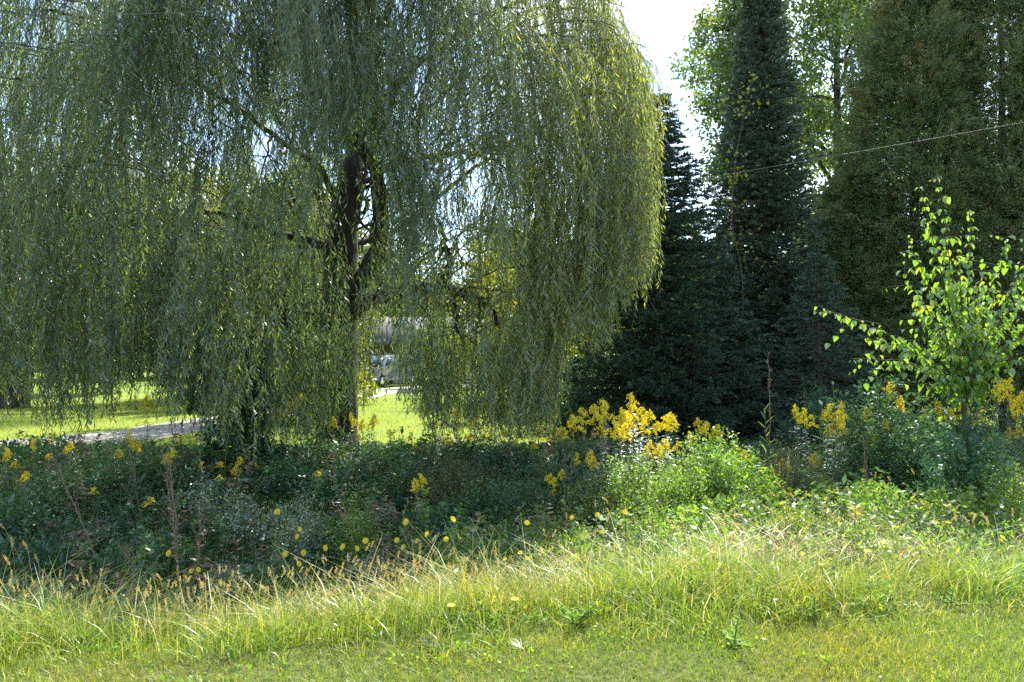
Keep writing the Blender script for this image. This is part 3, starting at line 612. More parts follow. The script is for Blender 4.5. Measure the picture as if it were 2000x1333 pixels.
bush(1170, 915, 8.6, 150, 'brownish green bush left of the tall goldenrods', 'olive')
bush(900, 890, 10.0, 240, 'dull green twiggy bush on the bank below the willow', 'olive')
bush(1020, 915, 9.4, 150, 'small dull bush between the willow bank and the goldenrods', 'bank')
bush(790, 905, 10.2, 150, 'grey green weedy bush just right below the willow trunk', 'bank')
bush(700, 960, 8.6, 120, 'light green bush in dappled sun in the ditch centre', 'bush')
bush(590, 960, 8.7, 120, 'grey green soft bush on the shaded ditch slope', 'rodleaf', lsz=.03)
bush(1965, 890, 7.9, 210, 'yellow green bush at the right edge under the young tree', 'bush')
bush(1780, 860, 9.4, 260, 'shaded bush mass under the branches of the young tree', 'bank', dens=1.1)
bush(1620, 890, 9.4, 150, 'shaded weedy bush below the milkweeds', 'bank')
bush(900, 1020, 7.4, 150, 'low leafy green bush in the middle of the ditch weeds', 'bush')
bush(1060, 1000, 7.6, 170, 'green weedy mound in the sunlit middle of the ditch', 'bush')
bush(1860, 960, 7.8, 200, 'mixed green bush in the right ditch weeds', 'bush', dens=.8)
bush(225, 850, 10.4, 130, 'feathery green weed bush in front of the gravel driveway', 'bank', dens=.7)

bush(1890, 780, 8.3, 190, 'shrubby growth hiding the foot of the young tree', 'shrub', lsz=.05)
bush(1735, 735, 9.8, 260, 'tall shaded shrub left of the young tree, under its long side branch', 'bank', dens=.8, lsz=.06)
bush(1600, 760, 11.5, 170, 'dark shrub before the foot of the cedars beside the spire spruce', 'shrub', dens=1.1, lsz=.05)
bush(1150, 700, 16.8, 330, 'dark undergrowth behind the foot of the bushy spruce, nearest the willow', 'shrub', dens=.8, lsz=.07)
bush(1370, 700, 17.2, 330, 'dark undergrowth in the black gap between the two spruces', 'shrub', dens=.8, lsz=.07)
bush(1600, 690, 18.4, 330, 'dark undergrowth between the spire spruce and the cedars', 'shrub', dens=.8, lsz=.07)
MG = 'knee high weed mounds in the sunlit ditch'; ML = 'knee high leafy weed mound among others in the sunlit ditch'
m0 = bush(1250, 965, 7.5, 170, ML, lsz=.035, group=MG, dens=.8); m1 = bush(1450, 975, 7.4, 190, ML, 'bank', lsz=.04, group=MG, dens=.8); m2 = bush(1610, 1010, 6.9, 150, ML, 'olive', lsz=.03, group=MG, dens=.7)
for i, (px, Y) in enumerate([(1740, 7.3), (1880, 7.1), (1990, 6.9), (1120, 6.9), (960, 6.8), (1350, 7.0), (1530, 6.6), (1060, 6.4), (1800, 6.5), (1290, 6.5), (830, 6.9), (880, 6.3), (1660, 6.4), (1700, 8.2), (1570, 8.1)]):
    dup((m0, m1, m2)[i % 3], gp(at(px, 700, Y)[0], Y), rng.random() * 6, (rng.uniform(.6, 1), rng.uniform(.6, 1), rng.uniform(.45, .9)))
BG = 'leafy mounds on the shaded ditch bank'; BL = 'leafy weed mound among others on the shaded ditch bank below the willow'
b0 = bush(120, 900, 10.2, 150, BL, 'bank', lsz=.05, group=BG, dens=.7); b1 = bush(420, 925, 9.8, 150, BL, 'rodleaf', lsz=.04, group=BG, dens=.7); b2 = bush(660, 905, 10.4, 170, BL, 'shrub', lsz=.06, group=BG, dens=.6)
for i, (px, Y) in enumerate([(20, 9.4), (210, 9.2), (300, 10.6), (330, 8.6), (500, 9.2), (560, 10.6), (470, 11.3), (150, 11.4), (-60, 10.8), (640, 8.9), (740, 9.4), (850, 9.0), (950, 9.6), (820, 10.9), (980, 10.8), (250, 8.0), (440, 8.0), (90, 8.2), (1080, 10.2), (720, 8.0), (930, 8.2)]):
    dup((b0, b1, b2)[i % 3], gp(at(px, 700, Y)[0], Y), rng.random() * 6, (rng.uniform(.6, 1.1), rng.uniform(.6, 1.1), rng.uniform(.55, 1.15)))
def tall_weeds(N, x0, x1, y0, y1, thr, hs, mat, nm, lab, yl=0.):
    ql, qs = Q(), Q()
    for k in range(N):
        x = rng.uniform(x0, x1); y = rng.uniform(y0, y1); c = math.sin(x * 1.3 + 1) * math.sin(y * 1.1 + x * .5) + .5 * math.sin(x * 3.7) * math.sin(y * 3.1)
        if c < thr or abs(x) > .76 * y + .4 or y < 5.6 + (x + 3) * .12 + yl: continue
        z = float(hgt(x, y)); h = rng.uniform(.25, .75) * hs * (1 if y > 7 else .8) * (1 - .5 * float(sstep(11, 12.5, y))); b = np.array([x, y, z]); l = rng.normal(0, .14, 2)
        st = spline([b, b + [l[0] * .3, l[1] * .3, h * .5], b + [l[0], l[1], h]], 8); tube(qs, st, [.004, .004, .0035, .003, .003, .0025, .002, .0015], 3)
        m = int(rng.uniform(20, 70) * h + 8); u = rng.uniform(.1, 1, m); P = st[(u * 7.99).astype(int)].copy(); th = rng.random(m) * 6.283
        D = np.stack([np.cos(th), np.sin(th), rng.normal(.2, .4, m)], 1); L_ = rng.uniform(.04, .15); leaf4(ql, P, D, rdir(m, 1.), L_ * (1.2 - .6 * u), L_ * rng.uniform(.12, .35), -.05, np.full(m, rng.random()))
    tag(ql.build(nm, M[mat], None), lab, 'weeds', kind='stuff'); tag(qs.build(nm + '_stems', M['stem']), 'thin stems of the ' + lab, 'weeds', kind='stuff')
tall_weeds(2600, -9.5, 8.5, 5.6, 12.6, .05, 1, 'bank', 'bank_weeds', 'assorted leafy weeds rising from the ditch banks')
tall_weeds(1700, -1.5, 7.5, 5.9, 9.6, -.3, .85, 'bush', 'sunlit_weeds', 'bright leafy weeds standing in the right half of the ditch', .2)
tall_weeds(420, -8.5, 2, 6.4, 11.5, -.8, .9, 'deadstem', 'brown_weeds', 'thin brown dead weeds scattered over the shaded bank')
tall_weeds(900, -1.0, 7.5, 6.0, 9.2, -.6, .7, 'straw', 'withered_weeds', 'withered tan weeds in the right half of the ditch', .3)
# ---------------------------------------------------------------- goldenrods
def make_goldenrod(seed, H=1.15, full=1.0, label='', group=''):
    root = empty('goldenrod', (0, 0, -50), label, 'goldenrod', group)
    qs, ql, qf = Q(), Q(), Q(); nst = 2 if full > 1 else 1
    for s in range(nst):
        o = np.array([rng.normal(0, .05), rng.normal(0, .05), 0]) * (nst > 1); ln = rng.normal(0, .06, 2); h = H * rng.uniform(.9, 1.0) if s else H
        st = spline([o, o + [ln[0] * .3, ln[1] * .3, h * .5], o + [ln[0], ln[1], h]], 14); tube(qs, st, np.linspace(.006, .0025, 14), 5)
        n = int(95 * h); u = rng.uniform(.08, .86, n); P = st[(u * 13.99).astype(int)] + [0, 0, 0]; P[:, 2] = u * h; th = rng.random(n) * 6.283
        D = np.stack([np.cos(th), np.sin(th), rng.normal(-.05, .35, n)], 1); l = rng.uniform(.07, .12, n) * (1.1 - .5 * u)
        leaf4(ql, P, D, np.stack([0 * th, 0 * th, 1 + 0 * th], 1) + rdir(n) * .4, l, l * .2, -.06)
        top = st[-1]; nr = int(12 * full)
        for k in range(nr):
            v = k / nr; a = rng.random() * 6.283; d = np.array([math.cos(a), math.sin(a), 0]); l = (.035 + .095 * (1 - v)) * rng.uniform(.8, 1.2); p0 = top - [0, 0, .17 * (1 - v)]
            arc = spline([p0, p0 + d * l * .55 + [0, 0, .045], p0 + d * l + [0, 0, .02]], 8); tube(qs, arc, .0015, 3)
            m = 26; uu = rng.uniform(.1, 1, m); P = arc[(uu * 7.99).astype(int)] + rng.normal(0, .008, (m, 3)); leaf4(qf, P, rdir(m, .7), rdir(m), rng.uniform(.016, .03, m), .014)
    qs.build('stem', M['stem'], root); ql.build('foliage', M['rodleaf'], root); qf.build('flower_head', M['rodflower'], root)
    return root
RODS = [
 ('lit', 'tall silvery leaved goldenrod in full sun against the dark spruce', 9.4, [(1113, 818), (1158, 800), (1172, 788), (1184, 796), (1206, 806), (1222, 812), (1240, 775), (1238, 796), (1262, 806), (1250, 826), (1302, 815), (1292, 828), (1362, 822), (1378, 830), (1105, 838), (1168, 825), (1195, 830)]),
 ('bushrod', 'short goldenrod poking out of the green bank bushes in the sun', 9.2, [(1270, 868), (1308, 862), (1330, 868), (1128, 890), (1142, 884), (1440, 875), (1452, 884), (1515, 902), (1508, 918), (1522, 925), (1578, 887), (1556, 798), (1572, 806), (1600, 797), (1085, 958), (1098, 922), (1060, 928), (1545, 968), (1538, 955), (837, 930), (1578, 912), (1348, 850)]),
 ('right', 'goldenrod among the weeds under the young tree on the right', 9.9, [(1722, 824), (1718, 856), (1700, 868), (1938, 742), (1950, 748), (1890, 792), (1908, 820), (1975, 780), (1990, 800), (1960, 862), (1850, 803), (1826, 784), (1650, 792), (1655, 838), (1748, 752), (1768, 782), (1630, 830), (1995, 770), (1925, 800), (1985, 835), (1800, 800), (1690, 800)]),
 ('shade', 'goldenrod in the willow shade on the left ditch bank', 10.4, [(30, 905), (45, 925), (68, 862), (85, 890), (130, 868), (255, 845), (290, 780), (268, 862), (350, 850), (195, 955), (285, 975), (430, 930), (480, 895), (462, 910), (500, 905), (625, 920), (10, 880), (100, 850), (240, 880), (330, 880), (395, 905), (440, 905)]),
 ('under', 'goldenrod under the hanging tips of the willow near its trunk', 11.0, [(590, 775), (562, 790), (650, 820), (680, 812), (722, 815), (735, 820), (760, 842), (860, 820), (900, 830), (930, 818), (915, 848), (1005, 862), (985, 842), (940, 792), (872, 858), (1040, 870), (820, 870), (700, 850), (890, 805), (955, 845)]),
]
protos = {}
first = True
for key, lab, Yd, pts in RODS:
    grp = {'lit': 'tall sunlit goldenrods', 'bushrod': 'short goldenrods in the bank bushes', 'right': 'goldenrods under the young tree', 'shade': 'goldenrods on the shaded bank', 'under': 'goldenrods below the willow'}[key]
    vs_ = [make_goldenrod(k, 1.15, [1.0, 1.3, .8][k] * 1, lab, grp) for k in range(3)]
    used = [0, 0, 0]
    for i, (px, py) in enumerate(pts):
        Y = Yd + rng.normal(0, .25); tp = at(px, py, Y)
        for _ in range(12):
            h = tp[2] - float(hgt(tp[0], Y))
            if h < .42: Y -= .25
            elif h > 1.55: Y += .3
            else: break
            tp = at(px, py, Y)
        h = max(.35, h); k = i % 3; sc_xy = max(.6, h / 1.15 * {'lit': .84, 'right': .72}.get(key, .8)); loc = gp(tp[0], Y); s = (sc_xy, sc_xy, h / 1.15)
        if not used[k]: o = vs_[k]; used[k] = 1; o.location = loc; o.rotation_euler = (0, 0, rng.random() * 6); o.scale = s
        else: dup(vs_[k], loc, rng.random() * 6.28, s)

# ---------------------------------------------------------------- yellow ditch flowers
def make_flower(v, label, group):
    root = empty('yellow_wildflower', (0, 0, -50), label, 'wildflower', group); qs, qf = Q(), Q()
    b = rng.normal(0, .05, 2); st = spline([(0, 0, 0), (b[0], b[1], .4), (b[0] * 1.5, b[1] * 1.5, .75)], 12); tube(qs, st, np.linspace(.003, .0018, 12), 5)
    top = st[-1]; tilt = nrm(np.array([rng.normal(0, .3), -.8, .6])); A = nrm(np.cross(tilt, [1, 0, 0.])); B = np.cross(tilt, A)
    for ring, (n, l, upw) in enumerate([(22, .025, .05), (16, .017, .45)]):
        th = np.arange(n) * 6.283 / n + ring * .2; D = np.cos(th)[:, None] * A + np.sin(th)[:, None] * B + tilt * upw
        leaf4(qf, np.repeat(top[None], n, 0) + D * .002, D, np.repeat(tilt[None], n, 0), l, .0052, .05, mid=.7)
    # side buds
    for k in range(v + 1):
        i = 6 + k * 2; p = st[i]; d = nrm(np.array([rng.normal(), rng.normal(), 2.2])) * .16; tube(qs, spline([p, p + d * .5 + [0, 0, -.01], p + d], 5), .0014, 3)
        tube(qs, [p + d, p + d + [0, 0, .008], p + d + [0, 0, .016]], [.003, .006, .002], 5)
    n = 10; th = rng.random(n) * 6.28; leaf4(qs, np.zeros((n, 3)) + [0, 0, .01], np.stack([np.cos(th), np.sin(th), .6 + 0 * th], 1), np.tile([0, 0, 1.], (n, 1)), .14, .022)
    qs.build('stem', M['stem'], root); qf.build('flower_head', M['yellow'], root); return root
FL = [('yellow ray flower on a thin stem standing against the dark ditch, left of the middle', 'yellow flowers over the dark ditch', 6.3,
       [(553, 1008), (560, 1005), (589, 1033), (592, 1046), (571, 1082), (595, 1079), (594, 1096), (651, 1069), (665, 1068), (705, 1066), (725, 1058), (791, 1019), (789, 1052), (812, 1058), (786, 1068), (776, 1095), (773, 1123), (327, 1080), (389, 1112), (405, 1110), (409, 1130), (445, 1133)]),
      ('yellow flower among the sunlit grass stems in the middle of the meadow strip', 'yellow flowers in the sunlit grass', 5.9,
       [(680, 1137), (643, 1177), (877, 1048), (855, 1171), (1031, 1079), (1001, 1090), (979, 1103), (1047, 1091), (1035, 1103), (935, 1141), (1024, 1150), (1176, 1034), (1148, 1001), (1130, 1010), (1219, 996), (1011, 1016), (893, 1009), (845, 1040)]),
      ('small yellow flower in the tangled weeds of the right hand ditch', 'yellow flowers in the right ditch weeds', 6.4,
       [(1330, 1052), (1395, 1075), (1425, 1090), (1708, 1010), (1826, 1018), (1867, 1022), (1933, 1010), (1950, 1053), (1700, 1080), (1635, 1100), (1515, 1035), (1610, 975)])]
for lab, grp, Yd, pts in FL:
    vs_ = [make_flower(k, lab, grp) for k in range(3)]; used = [0, 0, 0]
    for i, (px, py) in enumerate(pts):
        Y = Yd + rng.normal(0, .12); tp = at(px, py, Y)
        for _ in range(10):
            h = tp[2] - float(hgt(tp[0], Y))
            if h < .3: Y -= .15
            elif h > 1.0: Y += .15
            else: break
            tp = at(px, py, Y)
        h = max(.25, h); k = i % 3; loc = gp(tp[0], Y); fs_ = rng.uniform(.8, 1.1); s = (fs_, fs_, h / .76); rz = rng.normal(0, .5)
        if not used[k]: o = vs_[k]; used[k] = 1; o.location = loc; o.rotation_euler = (0, 0, rz); o.scale = s
        else: dup(vs_[k], loc, rz, s)

# ---------------------------------------------------------------- single weeds
def rosette_weed(px, pytop, Y, label, n=60, lsz=.1, wr=.32, mat='weed', H=None, cat='weed', upright=.8, name='broadleaf_weed'):
    tp = at(px, pytop, Y); x = tp[0]; z0 = float(hgt(x, Y)); H = H or max(.15, tp[2] - z0)
    root = empty(name, (x, Y, z0), label, cat); qs, ql = Q(), Q(); ns = max(1, n // 16)
    for s in range(ns):
        e = np.array([rng.normal(0, .04 * min(ns, 4)), rng.normal(0, .04 * min(ns, 4)), H * (1 if s == 0 else rng.uniform(.4, .85))]); st = spline([(0, 0, 0), e * [.4, .4, .5], e], 10); tube(qs, st, np.linspace(.006, .003, 10), 5)
        m = n // ns; u = np.linspace(.08, 1, m); P = st[np.minimum((u * 9.99).astype(int), 9)].copy(); P[:, 2] = u * e[2]; th = np.arange(m) * 2.4 + rng.random()
        D = np.stack([np.cos(th), np.sin(th), upright * (.3 + u)], 1); l = lsz * (1.15 - .45 * u) * rng.uniform(.8, 1.2, m)
        leaf6(ql, P, D, np.stack([0 * th, 0 * th, 1 + 0 * th], 1) + rdir(m) * .25, l, l * wr, .2, .1)
    qs.build('stem', M['stem'], root); ql.build('foliage', M[mat], root); return root
rosette_weed(960, 1165, 4.75, 'bright green broad leafed weed in the front of the tall grass, low centre', 260, .065, .34)
rosette_weed(1368, 1118, 5.2, 'single upright bright green weed with a leafy top, right of the centre', 40, .12, .28)
rosette_weed(1030, 1150, 6.6, 'lime green willow leafed weed in the sunlit ditch weeds', 70, .1, .2)
wg = 'low leafy weeds along the lawn edge'; wl = 'low bright leafy weed at the edge between mown lawn and uncut grass'
w0 = rosette_weed(1590, 1215, 4.75, wl, 60, .05, .3); w1 = rosette_weed(1120, 1225, 4.6, wl, 80, .07, .25)
for o_ in (w0, w1): o_['group'] = wg
for i, (px, Y) in enumerate([(1500, 4.8), (1700, 4.9), (1850, 5.0), (1260, 4.9), (1430, 4.3), (870, 5.0), (540, 4.4), (1960, 5.2), (1640, 5.4), (680, 4.9), (170, 4.5)]):
    dup((w0, w1)[i % 2], gp(at(px, 700, Y)[0], Y), rng.random() * 6, rng.uniform(.6, 1.1))
for i, (px, py, Y, lab) in enumerate([(1640, 752, 9.2, 'tall milkweed with big grey leaves, left of the weeds under the young tree'), (1690, 772, 9.4, 'second milkweed, shaded, right of the tallest one'), (1595, 790, 9.0, 'milkweed with pale shining leaves next to a yellow goldenrod'), (1790, 765, 9.3, 'milkweed half hidden in shade under the young tree'), (1855, 775, 9.0, 'leafy weed with drooping leaves right below the young tree')]):
    rosette_weed(px, py, Y, lab, 34, .17, .34, 'milk', cat='milkweed', upright=.5, name='milkweed')
rosette_weed(1500, 800, 9.3, 'dark lance leafed reed plant standing before the black gap by the spire spruce', 44, .2, .1, 'green', upright=1.2, name='reed_plant', cat='reed')
rosette_weed(440, 770, 10.6, 'yellow green sprig catching the sun in front of the shade shrub', 24, .13, .4, 'weed', upright=.3)
rosette_weed(385, 850, 10.2, 'grey green lance leafed weed at the foot of the shade shrub', 50, .14, .18, 'rodleaf', upright=.8)
rosette_weed(850, 830, 10.6, 'small weed standing in the sunlit gap below the willow', 30, .1, .3, 'rodleaf', upright=.5)
rosette_weed(1140, 1045, 6.8, 'silvery leaved weed shining in the sunlit ditch weeds', 40, .07, .3, 'milk', upright=.6)

def dead_stalk(P0, P1, Y0, Y1, label, side=10):
    a = at(*P0, Y0); b = at(*P1, Y1); z0 = float(hgt(a[0], a[1])); base = np.array([a[0], a[1], z0]); root = empty('dead_stalk', base, label, 'dead weed'); q, qh = Q(), Q()
    st = wig(spline([(0, 0, 0), (b - base) * .5 + [.02, 0, 0], b - base], 20), .006); tube(q, st, np.linspace(.007, .003, 20), 5)
    for k in range(side):
        i = 8 + int(11 * k / side); d = nrm(nrm(b - base) + rdir(1)[0] * .55); l = rng.uniform(.1, .3) * (1.2 - k / side * .7); p = st[i]; e = p + d * l; tube(q, [p, (p + e) / 2 + [0, 0, -.01], e], [.003, .002, .001], 3)
        m = 26; u = rng.random(m); leaf4(qh, p + (e - p) * u[:, None] + rng.normal(0, .006, (m, 3)), rdir(m), rdir(m), .02, .008)
    m = 60; u = rng.integers(11, 20, m); leaf4(qh, st[u] + rng.normal(0, .012, (m, 3)), rdir(m), rdir(m), .022, .009)
    q.build('stem', M['deadstem'], root); qh.build('seed_head', M['deadstem'], root)
dead_stalk((220, 1062), (100, 885), 8.2, 8.6, 'leaning brown dead weed stalk with a feathery top on the shaded bank', 14)
dead_stalk((352, 1040), (318, 880), 8.3, 8.7, 'upright pair of dry seed stalks on the shaded bank, left of the middle', 12)
dead_stalk((352, 1040), (330, 890), 8.25, 8.5, 'dry seed stalk beside its taller twin on the shaded bank', 10)
dead_stalk((382, 1075), (390, 965), 8.0, 8.2, 'short dry seed stalk on the shaded bank right of the stalk pair', 10)
dead_stalk((285, 960), (245, 850), 9.2, 9.8, 'thin red brown stalk leaning in the bank shade near the driveway', 4)
dead_stalk((1425, 1000), (1338, 930), 8.1, 7.9, 'thin bare dry stalk leaning left across the bright bank bush', 2)
dead_stalk((1500, 900), (1500, 690), 9.2, 9.2, 'single tall dry grass stalk before the dark spire spruce', 3)
dead_stalk((1685, 900), (1686, 850), 8.6, 8.6, 'straight tan stalk below the milkweeds', 2)
dead_stalk((280, 1200), (245, 1070), 5.5, 5.7, 'dry seeded stalk bending left out of the sunlit grass', 8)
dead_stalk((790, 1140), (722, 1075), 6.0, 6.2, 'bundle of dry flower stalks leaning left in the sunlit grass', 9)
dead_stalk((800, 1140), (750, 1060), 6.0, 6.2, 'dry branching stalk leaning left next to the bundle', 7)
def thistle(px, py, Y, label):
    tp = at(px, py, Y); z0 = float(hgt(tp[0], Y)); root = empty('pink_wildflower', (tp[0], Y, z0), label, 'wildflower'); h = max(.2, tp[2] - z0); q, f = Q(), Q()
    tube(q, [(0, 0, 0), (.01, 0, h * .5), (0, 0, h)], [.004, .003, .002], 5); n = 60; D = rdir(n, .7); leaf4(f, np.tile([0, 0, h - .01], (n, 1)) + rng.normal(0, .012, (n, 3)), D, rdir(n), .03, .006)
    q.build('stem', M['stem'], root); f.build('flower_head', M['pink'], root)
thistle(108, 1160, 6.6, 'small pink flower in the dark ditch at the left'); thistle(920, 1140, 6.0, 'small pink flower in the sunlit meadow grass')

# ---------------------------------------------------------------- grasses
def lawn_edge(x): return 3.86 + .155 * (x + 3.3) + .10 * np.sin(x * 2.1) + .05 * np.sin(x * 5.3)
def mown():
    q = Q(); n = 210000; x = rng.uniform(-5.5, 5.5, n); y = 2.4 + 3.3 * rng.random(n) ** .9; k = y < lawn_edge(x) + .15 * rng.normal(size=n) + .1; k &= np.abs(x) < .8 * y + .8; x, y = x[k], y[k]; n = len(x)
    P = np.stack([x, y, hgt(x, y) - .003], 1); pn = np.sin(x * 1.7 + y) * np.sin(y * 2.3 - x * .8)
    blades(q, P, rng.uniform(.025, .085, n) * (1 + .35 * pn), rng.uniform(.2, 1.3, n), rng.uniform(.0024, .0048, n), seg=2, rnd=np.clip(rng.beta(1.6, 2.4, n) + .12 * pn, 0, 1))
    tag(q.build('mown_grass', M['lawn']), 'short mown lawn grass along the bottom of the photo', 'grass', kind='stuff')
mown()
def meadow():
    q = Q(); n = 150000; x = rng.uniform(-6.5, 6.5, n); y = rng.uniform(4.0, 8.2, n)
    s = sstep(-2.5, 3, x); lim = np.clip(5.35 + (x + 3) * .09, 5.1, 5.9) + .25 * np.sin(x * 1.7); k = (y > lawn_edge(x) + .28 * rng.normal(size=n)) & (y < lim + .2 * rng.normal(size=n)) & (np.abs(x) < .8 * y + .8)
    x, y = x[k], y[k]; n = len(x); P = np.stack([x, y, hgt(x, y) - .005], 1); e = sstep(-.4, .55, y - lawn_edge(x))
    clump = .5 + .3 * np.sin(x * 3.1 + 2 * np.sin(y * 2)) * np.sin(y * 3.7 + np.sin(x * 1.9)) + .3 * np.sin(x * 9.3 + 3 * np.sin(y * 5)) * np.sin(y * 11 + 2 * np.sin(x * 6)); cc = rng.random(n) < .35 + .65 * sstep(.2, .7, clump); x, y, P, e, clump, rs0 = x[cc], y[cc], P[cc], e[cc], clump[cc], 0; n = len(x); rs = sstep(.5, 2.5, x)
    H = (.07 + .29 * e * (1 - .3 * rs)) * rng.uniform(.3, 1.35, n) * (.5 + .9 * clump); P = P[H > .05]; y = y[H > .05]; x = x[H > .05]; clump = clump[H > .05]; H = H[H > .05]; n = len(H)
    blades(q, P, H, rng.uniform(.1, 1.5, n), rng.uniform(.0035, .0085, n), curl=rng.uniform(0, 1.0, n), rnd=np.clip(rng.beta(1.3, 1.7, n) * .95 + .12 * (clump - .5), 0, 1))
    tag(q.build('meadow_grass', M['meadow']), 'yellow green uncut grass strip in full sun above the mown lawn', 'grass', kind='stuff')
    # foxtail heads
    q = Q(); n = 7500; x = rng.uniform(-4.6, 4.6, n); y = rng.uniform(4.1, 6.9, n); k = (y > lawn_edge(x) + .05) & (y < 5.2 + (x + 3) * .7) & (rng.random(n) < .5) & (x < 1.2 + 2 * rng.random(n)) & (rng.random(n) < np.where(x < .5, 1, .45)); x, y = x[k], y[k]; n = len(x)
    z0 = hgt(x, y); H = rng.uniform(.16, .44, n) * (1 + .25 * (rng.random(n) < .1)); a = rng.uniform(0, 6.283, n); ln = rng.uniform(.05, .35, n)
    qs = Q(); P = np.stack([x, y, z0], 1); blades(qs, P, H, ln, .0025, az=a, curl=0, seg=2, rnd=.5 + .4 * rng.random(n))
    top = P + np.stack([np.cos(a) * ln * H, np.sin(a) * ln * H, H], 1) ; d = nrm(np.stack([np.cos(a) * ln * 2.2, np.sin(a) * ln * 2.2, np.ones(n) * .9], 1))
    for j in range(26):
        u = j / 26 * .045; leaf4(q, top + d * u, nrm(d * .8 + rdir(n) * .7), rdir(n), .013, .003)
    f = q.build('foxtail_heads', M['foxtail'])
    tag(f, 'tan bristly foxtail seed heads scattered through the sunlit grass', 'seed heads', kind='stuff'); tag(qs.build('foxtail_stalks', M['meadow']), 'thin foxtail stalks under the tan seed heads', 'grass', kind='stuff')
    # leafy weeds mixed in
    q = Q(); n = 42000; x = rng.uniform(-5.5, 6.5, n); y = rng.uniform(4.3, 8.8, n); cl = np.sin(x * 2.3 + 1) * np.sin(y * 2.9 + x) + .35 * np.sin(x * 7) * np.sin(y * 6)
    s = sstep(-2.5, 3, x); k = (y > lawn_edge(x) + .1) & (cl > -.05) & (y < np.clip(5.3 + (x + 3) * .8, 5, 8.4)); x, y = x[k], y[k]; n = len(x)
    P = np.stack([x, y, hgt(x, y) + rng.random(n) * (.08 + .30 * sstep(4.6, 6, y))], 1); l = rng.uniform(.025, .07, n); leaf4(q, P, rdir(n, .6), rdir(n, .6), l, l * .38, .03)
    tag(q.build('meadow_weeds', M['bush']), 'small leafy weeds mixed through the uncut grass', 'weeds', kind='stuff')
    q = Q(); n = 42000; x = rng.uniform(-5, 7.5, n); y = rng.uniform(4.2, 9.6, n); cl = np.sin(x * 2.9 + 2) * np.sin(y * 2.2 + x * .7) + .5 * np.sin(x * 6.1) * np.sin(y * 5); lo = np.clip(4.3 + (x + 3) * .28, 4.3, 6.0)
    k = (y > lo) & (y < np.clip(5.5 + (x + 3) * .8, 5.2, 9.4)) & (cl > -.15) & (rng.random(n) < np.where(x < -.5, .4, .8)) & (np.abs(x) < .78 * y + .6); x, y = x[k], y[k]; n = len(x); P = np.stack([x, y, hgt(x, y) + rng.random(n) * .15], 1)
    blades(q, P, rng.uniform(.12, .42, n), rng.uniform(.5, 2.2, n), rng.uniform(.003, .007, n), curl=rng.uniform(.4, 1.7, n), seg=4)
    tag(q.build('dry_grass', M['straw']), 'bleached dead grass blades tangled through the sunlit ditch weeds', 'dry grass', kind='stuff')
    q = Q(); n = 170000; x = rng.uniform(-3, 8, n); y = rng.uniform(5.3, 10.2, n); cl = np.sin(x * 1.8 + 1) * np.sin(y * 2.1 + x * .9) + .4 * np.sin(x * 5.3) * np.sin(y * 4.7)
    k = (y > np.clip(5.3 + (x + 3) * .17, 5.3, 6.3) + .15 * np.sin(x * 4)) & (y < np.clip(6.6 + (x + 3) * .7, 6, 10)) & (np.abs(x) < .78 * y + .6); x, y, cl = x[k], y[k], cl[k]; n = len(x)
    Hm = (.04 + .58 * sstep(-.5, 1.0, cl + .5 * np.sin(x * 8.1 + y * 3) * np.sin(y * 7.3 - x))) * (.45 + .55 * sstep(0, 1.2, y - np.clip(5.3 + (x + 3) * .17, 5.3, 6.3))); P = np.stack([x, y, hgt(x, y) + Hm * rng.random(n) ** .5], 1); l = .038 * np.exp(rng.normal(0, .45, n)); leaf4(q, P, rdir(n, .7), rdir(n, .7), l, l * .4, .03, np.clip(rng.normal(.45, .28, n), 0, 1))
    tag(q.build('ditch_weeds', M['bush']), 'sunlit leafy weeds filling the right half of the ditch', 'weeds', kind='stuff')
    q = Q(); n = 16000; x = rng.uniform(-4.5, 5, n); y = rng.uniform(3.0, 5.6, n); cl = np.sin(x * 2.7 + 2) * np.sin(y * 5.1 + x) + .6 * np.sin(x * 9) * np.sin(y * 8 + 1); k = (cl > .35) & (y < lawn_edge(x) + .6); x, y = x[k], y[k]; n = len(x)
    P = np.stack([x, y, hgt(x, y) + rng.uniform(.01, .06, n)], 1); l = rng.uniform(.012, .032, n); leaf4(q, P, rdir(n, .4), rdir(n, 1.5), l, l * .7, .03)
    tag(q.build('lawn_weeds', M['weed']), 'clover and small weeds in patches in the mown lawn', 'weeds', kind='stuff')
meadow()
